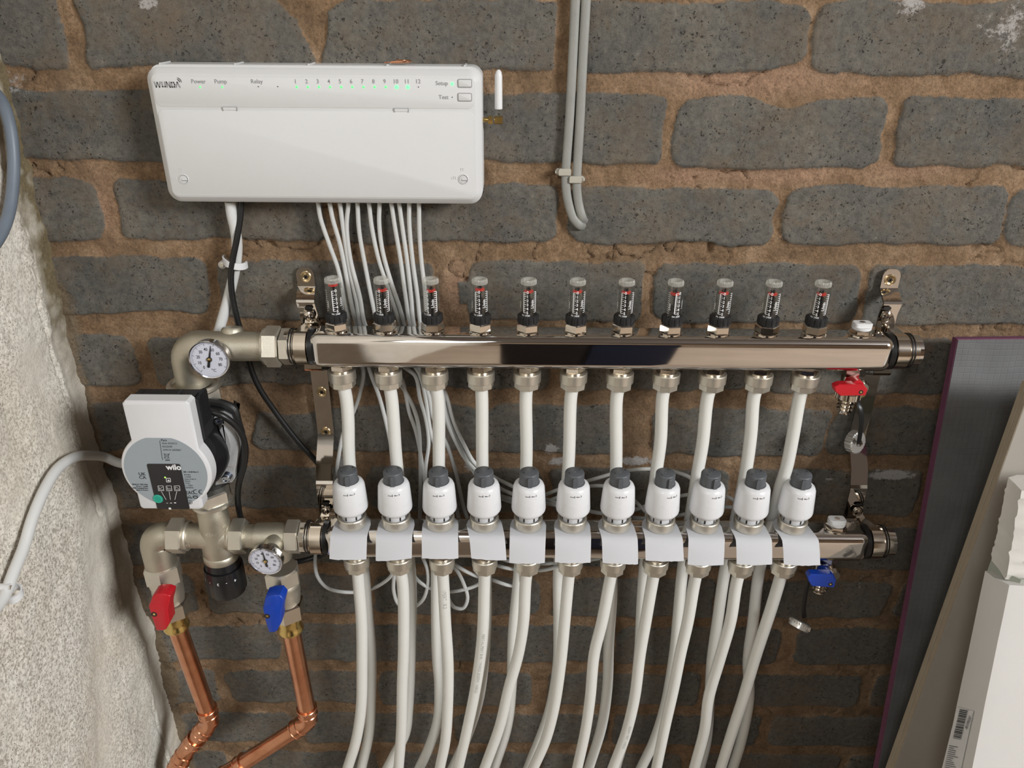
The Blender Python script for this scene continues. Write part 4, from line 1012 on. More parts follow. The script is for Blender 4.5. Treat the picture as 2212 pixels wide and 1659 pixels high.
def iso_valve(X, pxc, hnd, hm, label, y0, y1, y2, y3, y4, hub):
    z = lambda py: px_z(pxc, py, PB)
    t = thing('isolating_valve', (X, YB, z(y4)), label, 'isolating valve')
    mb = MB(); hexn(mb, z(y1), z(y0), .0212, (X, YB, 0), (0, 0, 1), .25, .002); mb.lathe([(z(y0) - .001, .0185), (z(y0) + .0012, .0182)], (X, YB, 0), (0, 0, 1), 36)
    mb.build('union_nut', nickel, t, sharp=22)
    za, zb = z(y1), z(y2)
    mb = MB().lathe([(zb, .0165), (zb + .006, .0175), ((za + zb) / 2 + .002, .0182), (za - .007, .0178), (za - .005, .0187), (za - .002, .0187), (za + .001, .0175)], (X, YB, 0), (0, 0, 1), 40)
    mb.lathe([(0, .008), (.021, .0075), (.026, .006), (.03, .004)], (X, YB, (za + zb) / 2), (-.12, -1, 0), 20)
    mb.build('valve_body', nickel, t)
    mb = MB(); hexn(mb, z(y3), zb + .001, .0205, (X, YB, 0), (0, 0, 1), .05, .003); mb.build('valve_end_nut', chrome2, t, sharp=20)
    z3, z4 = z(y3), z(y4)
    MB().lathe([(z3 + .001, .0145), (z3 - .004, .0150), (z3 - .009, .0142), (z4 + .006, .0142), (z4 + .004, .0152), (z4 + .002, .0156), (z4, .0150), (z4 - .001, .0118)], (X, YB, 0), (0, 0, 1), 40).build('brass_tail', brass, t)
    p0, p1 = .121, .139
    pol = [XZ(a, b, p1) for a, b in hnd]
    if sum(pol[i - 1][0] * pol[i][1] - pol[i][0] * pol[i - 1][1] for i in range(len(pol))) < 0: pol = pol[::-1]
    mb = MB().loft(pol, [(.0008, p0), (0, p0 + .001), (0, p1 - .0016), (.0006, p1 - .0005), (.0016, p1)], FY)
    hx, hz = XZ(*hub, p1)
    mb.lathe([(.114, .0085), (p1 - .010, .0080), (p1 - .002, .0072), (p1 + .0004, .0060)], (hx + .0035, 0, hz + .009), (0, -1, 0), 24)
    hd = mb.build('lever_handle', hm, t, sharp=35)
    mb = MB().lathe([(p1 - .0005, .0034), (p1 + .0002, .0034)], (hx, 0, hz), (0, -1, 0), 18); mb.build('handle_recess', darkhole, hd)
    MB().lathe([(p1, .0018), (p1 + .0004, .0014)], (hx, 0, hz), (0, -1, 0), 8).build('handle_screw', brass, hd)
    return t, z4
hr = [(339, 1283), (357, 1284), (368, 1288), (366, 1300), (363, 1311), (362, 1320), (366, 1347), (358, 1361), (352, 1363), (337, 1363), (331, 1345), (320, 1311), (329, 1288)]
t, zr4 = iso_valve(XR1, 372, hr, red, 'nickel isolating valve with red lever above the left copper pipe', 1218, 1252, 1296, 1326, 1354, (333, 1327))
hb = [(586, 1287), (604, 1286), (613, 1296), (611, 1308), (608, 1320), (607, 1333), (607, 1347), (598, 1364), (592, 1367), (580, 1367), (574, 1347), (567, 1315), (573, 1291)]
t, zb4 = iso_valve(XR2, 618, hb, blue, 'nickel isolating valve with blue lever above the right copper pipe', 1226, 1256, 1298, 1330, 1360, (577, 1331))

# copper pipes
def cpipe(legs, label):
    """legs: run of points; capillary elbows at the inner points"""
    t = thing('copper_pipe', legs[-1], label, 'pipe')
    mb = MB(); r = .0112
    pts = [V(p) for p in legs]
    for a, b in zip(pts, pts[1:]): mb.tube([a, a.lerp(b, .5), b], r, 36)
    mb.build('tube', copper, t)
    for k in range(1, len(pts) - 1):
        d1 = (pts[k - 1] - pts[k]).normalized(); d2 = (pts[k + 1] - pts[k]).normalized(); m = MB(); L1 = min(.027, (pts[k - 1] - pts[k]).length * .5); L2 = min(.027, (pts[k + 1] - pts[k]).length * .5)
        a = pts[k] + d1 * L1; b = pts[k] + d2 * L2; c1 = pts[k] + d1 * L1 * .45; c2 = pts[k] + d2 * L2 * .45
        bend = [a, a.lerp(c1, .6), c1] + [(c1 * (1 - s) ** 2 + pts[k] * 2 * s * (1 - s) + c2 * s * s) for s in (.2, .4, .6, .8)] + [c2, c2.lerp(b, .4), b]
        m.tube(bend, [.0128, .0126, .0122, .0120, .0120, .0120, .0120, .0122, .0126, .0128], 36)
        for e, d in ((a, d1), (b, d2)): m.lathe([(-.0024, .0128), (-.0016, .0136), (-.0003, .0138), (.0004, .0132), (.0004, .0112)], e, d, 36)
        for e, d in ((a, d1), (b, d2)): m.lathe([(-.0125, .0125), (-.0115, .0134), (-.0105, .0125)], e, d, 36)
        m.build('elbow_joint', copper, t)
    return t
def aim(px, py, p): return P(px, py, p)
c1 = [(XR1, YB, zr4 + .002), P(456, 1558, .084), P(404, 1618, .086), P(374, 1672, .10), P(360, 1800, .10)]
cpipe(c1, 'left copper pipe dropping from the red levered valve')
c2 = [(XR2, YB, zb4 + .002), P(668, 1557, .088), P(500, 1664, .090), P(330, 1770, .092)]
cpipe(c2, 'right copper pipe from the blue levered valve, turning down to the left')

# ================================================================ pump
XP = -.3475; ZP = P(359, 1021, .155).z
pump = thing('circulation_pump', (XP, 0, .84), 'white-fronted circulation pump with round grey label below the elbow', 'pump')
FP = .155
def fz(px, py): q = P(px, py, FP); return (q.x, q.z)
pc = fz(358.5, 1019); RC = .0452
x0_, x1_ = fz(266, 890)[0], fz(411, 890)[0]; ztop_ = fz(350, 868)[1]
xb0, xb1 = fz(301, 1094)[0], fz(437, 1094)[0]; zbot_ = fz(360, 1101)[1]
def arc_pts(c, r, a0, a1, n): return [(c[0] + r * math.cos(math.radians(a0 + (a1 - a0) * k / n)), c[1] + r * math.sin(math.radians(a0 + (a1 - a0) * k / n))) for k in range(n + 1)]
aR = math.degrees(math.acos((x1_ - pc[0]) / RC)); aL = math.degrees(math.acos((x0_ - pc[0]) / RC))
bR = -math.degrees(math.acos(min(1, (xb1 - pc[0]) / RC))); bL = -math.degrees(math.acos(max(-1, (xb0 - pc[0]) / RC)))
out = arc_pts(pc, RC, bR, aR, 22) + [(x1_, ztop_ - .003), (x1_ - .003, ztop_), (x0_ + .003, ztop_), (x0_, ztop_ - .003)] + arc_pts(pc, RC, aL, 360 + bL, 22) + [(xb0, zbot_ + .004), (xb0 + .0012, zbot_ + .0012), (xb0 + .004, zbot_), (xb1 - .004, zbot_), (xb1 - .0012, zbot_ + .0012), (xb1, zbot_ + .004)]
cov = MB().loft(out, [(.001, FP - .016), (0, FP - .0155), (0, FP - .0025), (.0010, FP - .0008), (.0028, FP)], FY)
cover = cov.build('front_cover', whitepump, pump, sharp=30)
# black electronics housing and finned side
blk = MB(); ou2 = inset(out, .0022)
blk.loft([(x_, min(z_, ztop_ - .0045)) for x_, z_ in ou2], [(0, FP - .030), (0, FP - .0158)], FY)
blk.box(((x0_ + x1_) / 2 + .0015, -(FP - .027), ztop_ - .0285), (x1_ - x0_ + .003, .024, .046), .001)
for k in range(9): blk.box((x1_ + .0022, -(FP - .0185 - k * .0022), ztop_ - .020), (.003, .0009, .034))
blk.box(((x0_ + x1_) / 2 - .004, -(FP - .027), ztop_ - .004), (.036, .012, .003), .001)
blk.build('control_housing', blackm, pump, sharp=30)
MB().lathe([(.095, .040), (.100, .0415), (.118, .0415), (.128, .039), (.140, .038)], (XP + .003, 0, ZP - .004), (0, -1, 0), 56).build('motor_can', black, pump)
# aluminium flange with raised arm and bolts
pf = .098
fr_ = [(461, 897), (478, 897), (494, 905), (503, 928), (513, 950), (515, 970), (511, 995), (507, 1018), (507, 1034), (500, 1043), (480, 1046), (455, 1052)]
pr = [XZ(a, b, pf) for a, b in fr_]; pl_ = [(2 * XP - x, z) for x, z in pr][::-1]
fpol = (pr + pl_)[::-1]
if sum(fpol[i - 1][0] * fpol[i][1] - fpol[i][0] * fpol[i - 1][1] for i in range(len(fpol))) < 0: fpol = fpol[::-1]
fl = MB().loft(fpol, [(0, .088), (0, .097), (.001, .098)], FY)
arm = [(466, 925), (481, 905), (488, 908), (502, 935), (510, 962), (505, 985), (500, 1015), (478, 1005), (484, 975), (478, 948)]
ap = [XZ(a, b, .104) for a, b in arm]; ap2 = [(2 * XP - x, z) for x, z in ap]
for A_ in (ap, ap2):
    if sum(A_[i - 1][0] * A_[i][1] - A_[i][0] * A_[i - 1][1] for i in range(len(A_))) < 0: A_ = A_[::-1]
    fl.loft(A_, [(0, .0975), (.004, .106), (.0045, .107)], FY)
fl.build('motor_flange', alu, pump, sharp=25)
for (a, b) in ((472, 906), (488, 1034)):
    for sgn in (1, -1):
        x, z = XZ(a, b, .102); x = x if sgn == 1 else 2 * XP - x
        bo = MB().lathe([(.097, .0068), (.0985, .0072), (.0985, .0054)], (x, 0, z), (0, -1, 0), 24); bo.lathe([(.098, .0048), (.103, .0048), (.1045, .0038), (.1045, .0025), (.1030, .0024)], (x, 0, z), (0, -1, 0), 20)
        o_ = bo.build('flange_bolt', steelscrew, pump)
# cast volute behind
vol = MB(); vo2 = []
for (x, z) in fpol:
    d = V((x - XP, z - ZP)); k = 1 + .0030 / d.length; vo2.append((XP + d.x * k, ZP + d.y * k))
vol.loft(vo2, [(.024, .030), (.018, .040), (.012, .055), (.004, .072), (.0005, .080), (.0015, .0885)], FY)
vol.lathe([(.895, .024), (.925, .021), (.945, .020), (.9565, .0215)], (XL, YT, 0), (0, 0, 1), 32)
vol.lathe([(.842, .0185), (.850, .018), (.88, .024)], (XV - .002, -.080, 0), (0, 0, 1), 32)
vol.tube(spline([P(436, 868, .075), P(465, 870, .078), P(486, 875, .08), P(503, 884, .08), P(508, 905, .08)], 5), .0055, 10)
vol.build('cast_pump_body', castiron, pump, sharp=35)
mb = MB(); zz = px_z(470, 1078, PB)
hexn(mb, zz - .004, zz + .012, .0225, (XV, YB + .004, 0), (0, 0, 1), .2, .002); mb.lathe([(zz - .0085, .0165), (zz - .0075, .0225), (zz - .0035, .0232), (zz - .002, .021)], (XV, YB + .004, 0), (0, 0, 1), 40)
mb.lathe([(zz - .016, .0150), (zz - .008, .0150)], (XV, YB + .002, 0), (0, 0, 1), 36)
mb.build('pump_outlet_nut', nickel, pump, sharp=22)
# label and panel on the face
FL = FP + .0002
lab = arc_pts(pc, RC - .0036, 0, 360, 60)[:-1]
zf = fz(350, 946)[1]; lab = [(x, min(z, zf)) for x, z in lab]; lab = [(x, max(z, zbot_ + .0022)) for x, z in lab]
lp = MB().plate(lab, FP - .0004, FP + .0003, FY); label_ = lp.build('rating_label', faceplate, pump)
pn0, pn1 = fz(317, 1001)[0], fz(389, 1001)[0]; pz1 = fz(350, 1001.5)[1]; pz0 = zbot_ + .0012
pol = rrect(pn1 - pn0, pz1 - pz0, .0018, 5, (pn0 + pn1) / 2, (pz0 + pz1) / 2)
panel = MB().plate(pol, FP, FP + .0008, FY, .0002).build('control_panel', mat('black_panel', (.018, .017, .018), .5, 0, .03), pump)
FQ = FP + .0010; FK = FP + .0005
def pt(mb, px, py, txt, size, p, bold=.01, align='LEFT', sx=1.0):
    q = P(px, py, p); put_text(mb, txt, size, lambda x, y: (q.x + x, -p, q.z + y), bold, align, sx)
def pl2(mb, pts, w, p):
    for a, b in zip(pts, pts[1:]):
        A_ = P(*a, p); B_ = P(*b, p); seg2d(mb, (A_.x, A_.z), (B_.x, B_.z), w, lambda x, y: (x, -p, y))
tk = MB()
pt(tk, 348, 953, 'Para', .0033, FK, .01); pt(tk, 349.5, 959.5, '25/6-43/SCU', .0029, FK, 0); pt(tk, 350.5, 966.5, '4532230', .0029, FK, 0); pt(tk, 352, 973.5, '24W10 2603067', .0027, FK, 0)
pl2(tk, [(345, 952), (351, 994)], .0004, FK)
pl2(tk, [(355, 981), (365, 981), (363, 990), (357, 990), (355, 981)], .0004, FK); pl2(tk, [(353, 979), (367, 991)], .0003, FK); pl2(tk, [(367, 979), (353, 991)], .0003, FK); pl2(tk, [(357, 994), (367, 994)], .0010, FK)
tk.build('model_printing', inkblack, label_, weld=False); tk = MB()
pt(tk, 300, 1027, 'UK', .0052, FK, .01); pt(tk, 301, 1034.5, 'CA', .0052, FK, .01)
tk.build('conformity_mark', inkblack, label_, weld=False); tk = MB()
for k, s in enumerate(('Made for Wilo Intec', '50 av E. Casella', 'F-18700 Aubigny/Nère', 'Made in France')): pt(tk, 320, 1047.5 + k * 4.1, s, .00195, FK, .03, 'RIGHT')
tk.build('address_printing', inkblack, label_, weld=False); tk = MB()
pt(tk, 396.5, 1020.8, 'EEI ≤ 0.20-Part 3', .0022, FK, .03)
for k, s in enumerate(('IPX4D', '3-43W', 'Imax 0,44 A', 'PN10', 'TF95', '1~230V', '50/60Hz')): pt(tk, 398 + k * .55, 1027.2 + k * 4.6, s, .0024, FK, .0)
pt(tk, 402, 1067.5, 'EAC', .0058, FK, .01, 'LEFT', .8)
def ce(mb, px, py, r, e):
    q = P(px, py, FK); f = lambda x, y: (x, -FK, y)
    ar = [(q.x + r * math.cos(math.radians(a)), q.z + r * math.sin(math.radians(a))) for a in range(70, 291, 20)]
    for a, b in zip(ar, ar[1:]): seg2d(mb, a, b, .0007, f)
    if e: seg2d(mb, (q.x - r, q.z), (q.x - .0002, q.z), .0006, f)
ce(tk, 423.5, 1062.5, .0026, 0); ce(tk, 435, 1062.8, .0026, 1)
pl2(tk, [(404, 1077), (409, 1070), (415, 1077), (404, 1077)], .0004, FK); pl2(tk, [(406, 1075), (413, 1075)], .0008, FK); pl2(tk, [(416, 1071), (428, 1071)], .0004, FK)
q = P(422, 1074, FK); ring2d(tk, [(q.x + .0028 * math.cos(2 * PI * k / 20), q.z + .0018 * math.sin(2 * PI * k / 20)) for k in range(20)], .0009, lambda x, y: (x, -FK, y))
q = P(410, 1085, FK); ring2d(tk, circ(.0027, 24, q.x, q.z), .0003, lambda x, y: (x, -FK, y)); pl2(tk, [(410, 1081), (410.6, 1089)], .0004, FK); pl2(tk, [(407, 1085), (410.4, 1088), (413.6, 1085)], .0004, FK)
tk.build('label_printing', inkblack, label_, weld=False)
tw = MB()
pt(tw, 360, 1014.5, 'wilo', .0088, FQ, .035)
pl2(tw, [(359, 1033.5), (367.5, 1033), (368.5, 1041), (360, 1041.5), (359, 1033.5)], .0006, FQ); q = P(364, 1037.6, FQ); tw.add([(q.x - .0013, -FQ, q.z - .001), (q.x + .0013, -FQ, q.z - .001), (q.x, -FQ, q.z + .0013)], [(0, 1, 2)])
for k, x0 in enumerate((341, 358.5, 376)):
    pl2(tw, [(x0, 1049.5), (x0 + 11.5, 1049.3), (x0 + 13, 1060), (x0 + 1.5, 1060.3), (x0, 1049.5)], .0004, FQ)
pl2(tw, [(343.5, 1051.5), (344.5, 1058), (352.5, 1058)], .0003, FQ); pl2(tw, [(344.5, 1056.5), (351, 1052)], .0003, FQ)
pl2(tw, [(361, 1051.5), (362, 1058), (370, 1058)], .0003, FQ); pl2(tw, [(361.6, 1055), (369.4, 1055)], .0003, FQ)
pl2(tw, [(378.5, 1051.5), (379.5, 1058), (387.5, 1058)], .0003, FQ); pl2(tw, [(379, 1051.5), (383.5, 1053.5), (387, 1058)], .0003, FQ)
pl2(tw, [(348.5, 1061.5), (358.8, 1079.5)], .0004, FQ); pl2(tw, [(365.3, 1061.5), (368.2, 1079.5)], .0004, FQ); pl2(tw, [(382, 1061.5), (377.6, 1079.5)], .0004, FQ)
pl2(tw, [(359.4, 1086.8), (363, 1086.8)], .0005, FQ); pl2(tw, [(367.4, 1086.6), (371.6, 1086.6)], .0007, FQ); pl2(tw, [(376, 1086.2), (380.4, 1086.2)], .0012, FQ)
q = P(367, 1098.5, FQ); tw.add([(q.x - .0014, -FQ, q.z - .0012), (q.x + .0014, -FQ, q.z - .0012), (q.x + .001, -FQ, q.z + .0012), (q.x - .001, -FQ, q.z + .0012)], [(0, 1, 2, 3)])
tw.build('panel_symbols', inkwhite, panel, weld=False)
q = P(341, 1078, FQ); kb = MB().lathe([(0, .0052), (.0008, .0052), (.0012, .0046)], (q.x, -FP, q.z), (0, -1, 0), 36); kb = kb.build('setting_button', teal, pump)
MB().lathe([(0, .0043), (.0013, .0043), (.0013, .0039), (0, .0039)], (q.x, -FP, q.z), (0, -1, 0), 36, caps=False).build('button_ring', tealr, kb)
q = P(356.5, 1031.5, FQ); MB().lathe([(.0008, .0010), (.0011, .0009)], (q.x, -FP, q.z), (0, -1, 0), 14).build('indicator_light', led_p, pump)

# ================================================================ pipes
def pipe(name, px_pts, label, grp, r=.0071, start=None, m=None, cat='pipe'):
    pts = [P(*q) for q in px_pts]
    if start is not None: pts = [V(start)] + pts
    d = (pts[-1] - pts[-2]).normalized(); e = pts[-1]
    pts += [e + d * .09, V((e.x + d.x * .17, e.y, max(.12, e.z - .25))), V((e.x + d.x * .19, e.y, .002))]
    path = spline(pts, 7)
    o = tag(MB().tube(path, r, 20).build(name, m or pipew), label, cat, grp)
    return o, path
PF = .063
top_up = [[(748, 860), (752, 905), (755, 1000)], [(846, 860), (850, 905), (857, 1000)], [(946, 860), (948, 1000)], [(1041, 860), (1042, 1000)], [(1136, 860), (1137, 1000)],
          [(1233, 860), (1228, 1005)], [(1332, 860), (1331, 1005)], [(1431, 860), (1427, 950), (1417, 1025)], [(1528, 860), (1518, 955), (1506, 1025)], [(1628, 860), (1622, 937), (1611, 1018)], [(1727, 860), (1713, 940), (1699, 1010), (1686, 1050), (1672, 1107)]]
top_dn = [[(787, 1240), (793, 1313), (801, 1412), (801, 1506), (797, 1585), (781, 1659)], [(887, 1242), (887, 1388), (882, 1529), (875, 1585), (851, 1632), (837, 1659)],
          [(943, 1240), (944, 1411), (949, 1482), (946, 1553), (927, 1614), (906, 1659)], [(1050, 1240), (1049, 1365), (1035, 1506), (1005, 1600), (978, 1659)],
          [(1121, 1240), (1109, 1365), (1105, 1482), (1096, 1567), (1068, 1659)], [(1207, 1228), (1207, 1341), (1205, 1435), (1186, 1540), (1141, 1659)],
          [(1322, 1230), (1321, 1294), (1315, 1388), (1312, 1482), (1300, 1567), (1272, 1659)], [(1391, 1240), (1386, 1317), (1381, 1411), (1366, 1530), (1330, 1659)],
          [(1475, 1228), (1464, 1341), (1457, 1411), (1438, 1520), (1413, 1600), (1385, 1659)], [(1565, 1238), (1550, 1341), (1538, 1426), (1533, 1506), (1526, 1600), (1512, 1659)],
          [(1641, 1228), (1627, 1341), (1616, 1426), (1618, 1506), (1601, 1600), (1583, 1659)]]
bot = [[(775, 1262), (781, 1341), (782, 1435), (780, 1529), (769, 1600), (751, 1659)], [(870, 1262), (872, 1388), (869, 1482), (867, 1576), (861, 1659)],
       [(958, 1262), (962, 1341), (968, 1435), (967, 1529), (962, 1600), (950, 1659)], [(1046, 1262), (1044, 1341), (1040, 1397), (1028, 1482), (1009, 1576), (990, 1659)],
       [(1135, 1262), (1131, 1341), (1120, 1411), (1098, 1491), (1080, 1567), (1047, 1659)], [(1227, 1262), (1220, 1341), (1211, 1435), (1197, 1529), (1178, 1600), (1152, 1659)],
       [(1316, 1262), (1301, 1341), (1284, 1411), (1275, 1506), (1265, 1576), (1247, 1659)], [(1408, 1264), (1395, 1341), (1383, 1411), (1371, 1506), (1352, 1585), (1324, 1659)],
       [(1499, 1264), (1486, 1341), (1470, 1411), (1456, 1482), (1437, 1567), (1418, 1659)], [(1590, 1264), (1578, 1341), (1554, 1426), (1531, 1506), (1522, 1576), (1500, 1659)],
       [(1681, 1264), (1665, 1317), (1634, 1411), (1606, 1506), (1583, 1576), (1557, 1659)]]
bpaths = []
for i in range(11):
    pts = [(a, b, PF) for a, b in top_up[i]] + [(a, b, PF - .002) for a, b in top_dn[i]]
    pipe('heating_pipe', pts, 'white plastic pipe from the upper manifold, %s, running down behind' % ordl(i), 'white pipes from the upper manifold', start=(port(i, 0), YT, ZT0 - .0235))
    o, pth = pipe('heating_pipe', [(a, b, PB - .001) for a, b in bot[i]], 'white plastic pipe below the lower manifold, %s, in front' % ordl(i), 'white pipes from the lower manifold', start=(port(i, 1), YB, ZB0 - .0235))
    bpaths.append((o, pth))
def along(i, s0, txt, size):
    o, pth = bpaths[i]; pth = pth
    cum = [0]
    for a, b in zip(pth, pth[1:]): cum.append(cum[-1] + (b - a).length)
    def f(x, y):
        s = s0 + x; k = max(0, min(len(pth) - 2, int(np.searchsorted(cum, s)) - 1)); u = (s - cum[k]) / max(1e-6, cum[k + 1] - cum[k])
        c = pth[k].lerp(pth[k + 1], u); d = (pth[k + 1] - pth[k]).normalized(); n = V((0, -1, 0)); n = (n - d * n.dot(d)).normalized(); w = n.cross(d)
        a = y / .0071 - .1; return c + (n * math.cos(a) + w * math.sin(a)) * .00722
    mb = MB(); put_text(mb, txt, size, f, .0); mb.build('pipe_printing', mat('faint_pipe_print', (.38, .38, .36), .6, 0, .05), o, weld=False)
along(2, .030, 'VPERT 10.2', .0062); along(3, .10, 'PERT-AL/PERT BHR 11MAR25 20200W 14:00:23', .0050); along(7, .26, '20200W PERT 14:00:23', .0045)

# ================================================================ thin wires from the control box
pw = .030; pl = .036
wires = [
 [(687, 437, .018), (692, 470, .018), (712, 530, .02), (730, 580, .022), (743, 640, .026), (757, 705, .03), (770, 760, .034), (785, 802, pl), (777, 852, pl), (765, 887, pl), (742, 935, pl), (731, 990, pl), (722, 1045, pl), (700, 1130, .05), (682, 1195, .055), (685, 1243, .06), (708, 1270, .06), (745, 1279, .06), (795, 1275, .06), (842, 1247, .065), (852, 1215, .075)],
 [(712, 438, .02), (718, 470, .02), (735, 530, .022), (749, 600, .024), (760, 660, .03), (771, 705, .03), (790, 770, .034), (802, 810, pl), (820, 860, pl), (838, 930, pl), (849, 990, pl), (857, 1060, .05), (868, 1180, .055), (889, 1232, .06), (902, 1253, .06), (930, 1271, .06), (965, 1278, .06), (996, 1275, .06), (1036, 1260, .062), (1045, 1215, .075)],
 [(734, 438, .02), (741, 490, .02), (755, 580, .022), (770, 650, .028), (780, 705, .03), (830, 790, .034), (858, 822, pl), (877, 848, pl), (894, 883, pl), (904, 921, pl), (908, 1000, pl), (907, 1112, .045), (905, 1180, .055), (923, 1230, .06), (923, 1270, .06), (910, 1300, .06), (885, 1315, .06), (862, 1306, .06), (851, 1280, .06), (853, 1225, .07)],
 [(753, 438, .02), (749, 490, .02), (757, 560, .022), (777, 640, .028), (790, 705, .03), (840, 790, .034), (868, 820, pl), (876, 850, pl), (884, 890, pl), (898, 930, pl), (914, 1015, pl), (925, 1100, .045), (945, 1190, .055), (985, 1230, .06), (1002, 1262, .06), (1010, 1293, .06), (1000, 1314, .06), (982, 1312, .06), (968, 1290, .062), (955, 1225, .075)],
 [(772, 438, .02), (776, 500, .02), (790, 580, .022), (808, 670, .028), (822, 730, .03), (870, 790, .034), (897, 812, pl), (907, 860, pl), (920, 905, pl), (926, 955, pl), (919, 1024, pl), (930, 1110, .05), (960, 1195, .055), (981, 1218, .06), (1023, 1242, .06), (1060, 1252, .06), (1110, 1265, .062), (1140, 1225, .075)],
 [(797, 438, .02), (803, 490, .02), (818, 560, .022), (838, 620, .026), (866, 705, .03), (890, 780, .034), (907, 810, pl), (920, 862, pl), (931, 935, pl), (955, 1000, pl), (980, 1080, .05), (1020, 1190, .055), (1071, 1220, .06), (1112, 1230, .06), (1170, 1232, .062), (1225, 1218, .075)],
 [(820, 438, .02), (819, 480, .02), (826, 540, .022), (845, 610, .026), (862, 660, .028), (875, 705, .03), (900, 780, .034), (927, 855, pl), (937, 905, pl), (965, 960, pl), (984, 1018, pl), (1006, 1109, .045), (1040, 1180, .055), (1100, 1212, .06), (1240, 1214, .065), (1300, 1205, .075)],
 [(845, 438, .02), (853, 490, .02), (865, 560, .022), (876, 640, .026), (887, 705, .03), (920, 790, .034), (958, 855, pl), (972, 915, pl), (996, 968, pl), (1026, 1014, pl), (1060, 1060, .04), (1110, 1078, .04), (1170, 1071, .04), (1205, 1058, .04), (1290, 1033, .04), (1345, 1018, .04), (1415, 1013, .042), (1462, 1020, .045), (1500, 1040, .05), (1520, 1100, .07)],
 [(862, 438, .02), (869, 490, .02), (879, 560, .022), (888, 640, .026), (895, 705, .03), (925, 790, .034), (953, 850, .034), (966, 905, .034), (990, 960, .034), (1018, 1012, .034), (1070, 1070, .04), (1150, 1090, .04), (1235, 1062, .04), (1275, 1050, .04), (1325, 1054, .04), (1368, 1080, .042), (1400, 1110, .05)],
 [(884, 438, .02), (884, 480, .02), (891, 560, .022), (902, 640, .026), (909, 705, .03), (930, 790, .034), (962, 850, .038), (978, 905, .038), (1002, 960, .038), (1030, 1005, .038), (1085, 1040, .042), (1200, 1085, .042), (1330, 1110, .045), (1450, 1075, .04), (1530, 1066, .042), (1582, 1078, .045), (1600, 1110, .07)],
 [(905, 438, .02), (906, 500, .02), (910, 560, .022), (917, 620, .026), (925, 705, .03), (945, 790, .036), (955, 840, .04), (964, 905, .04), (985, 955, .04), (1012, 1000, .04), (1090, 1060, .045), (1250, 1100, .045), (1420, 1120, .045), (1560, 1095, .045), (1640, 1105, .05), (1700, 1110, .07)],
]
for i, w in enumerate(wires):
    tag(MB().tube(spline([P(*q) for q in w], 8), .0023, 10).build('actuator_wire', wireg), 'thin pale grey wire leaving the control box, %s of eleven' % ordl(i), 'wire', 'thin wires below the control box')

# mains cable, white: box -> clip -> behind the elbow and pump -> side wall
wc = [P(497, 436, .018), P(501, 465, .018), P(508, 495, .016), P(512, 530, .014), P(510, 565, .013), P(504, 600, .013), P(490, 655, .016), P(472, 720, .022), P(458, 790, .025), P(450, 850, .028), P(430, 920, .022), P(370, 975, .020), P(300, 1003, .023)]
XW = XC + .016
wc += [P(258, 1000, .024), P(228, 988, .024), PX(196, 984, XW - .004)] + [PX(a, b, XW) for a, b in ((160, 988), (125, 1012), (95, 1060), (70, 1120), (52, 1180), (30, 1235), (8, 1290), (-30, 1340), (-80, 1400))]
tag(MB().tube(spline(wc, 8), .0056, 18).build('power_cable', wirew), 'thick white cable looping from the side wall behind the pump', 'cable')
bc = [(521, 436, .016), (519, 470, .018), (511, 520, .022), (503, 560, .024), (499, 600, .024), (502, 640, .022), (510, 680, .022), (521, 720, .022), (534, 770, .024), (556, 830, .022), (595, 890, .018), (645, 955, .016), (688, 1003, .016), (725, 1060, .03), (745, 1120, .05), (720, 1180, .055), (690, 1202, .055)]
tag(MB().tube(spline([P(*q) for q in bc], 8), .0033, 12).build('black_cable', rubber), 'black cable hanging from the control box past the left bracket', 'cable')
kc = [(430, 889, .112), (452, 889, .114), (478, 897, .114), (504, 915, .110), (522, 938, .104), (530, 968, .10), (527, 1005, .095), (516, 1045, .09), (514, 1085, .08), (522, 1125, .07), (540, 1165, .065), (580, 1205, .06), (625, 1214, .058), (660, 1210, .055), (690, 1198, .05), (715, 1170, .045)]
tag(MB().tube(spline([P(*q) for q in kc], 8), .0034, 12).build('pump_cable', rubber), 'black cable curving out of the pump housing', 'cable')
bg = [PX(a, b, XW + .004) for a, b in ((-60, 150), (-20, 190), (5, 222), (20, 265), (29, 330), (28, 400), (18, 465), (0, 510), (-40, 560), (-90, 600))]
tag(MB().tube(spline(bg, 8), .0055, 18).build('grey_cable', bluegrey), 'blue grey cable bulging from the left picture edge', 'cable')
def flatcab(pts, label):
    path = spline([P(*q) for q in pts], 8)
    tag(MB().tube(path, .0026, 20, sx=1.75, ref=(0, 1, 0)).build('grey_cable', greycable), label, 'cable', 'old flat grey cables')
flatcab([(1246, -60, .006), (1243, 0, .006), (1237, 130, .006), (1230, 260, .006), (1225, 330, .006), (1222, 385, .006), (1226, 430, .006), (1238, 470, .006), (1252, 487, .006), (1262, 490, -.004)], 'left one of the two flat grey cables clipped to bricks')
flatcab([(1268, -60, .006), (1266, 0, .006), (1259, 130, .006), (1253, 260, .006), (1249, 330, .006), (1246, 400, .006), (1250, 440, .006), (1258, 470, .006), (1264, 481, -.004)], 'right one of the two flat grey cables clipped to bricks')
for px, py, s, lb in ((1220, 372, -1, 'beige clip on the left grey cable'), (1243, 388, 1, 'beige clip on the right grey cable')):
    c = P(px, py, .008); t = thing('cable_clip', (c.x, 0, c.z), lb, 'cable clip', 'beige cable clips')
    mb = MB(); mb.box((c.x, -.0062, c.z), (.0125, .0085, .0072), .0009); mb.box((c.x + s * .0068, -.005, c.z), (.006, .007, .0066), .0022); mb.build('clip_body', beigeclip, t)
    MB().lathe([(.0085, .0018), (.0092, .0014)], (c.x + s * .0066, 0, c.z), (0, -1, 0), 14).build('clip_nail', nickel, t)
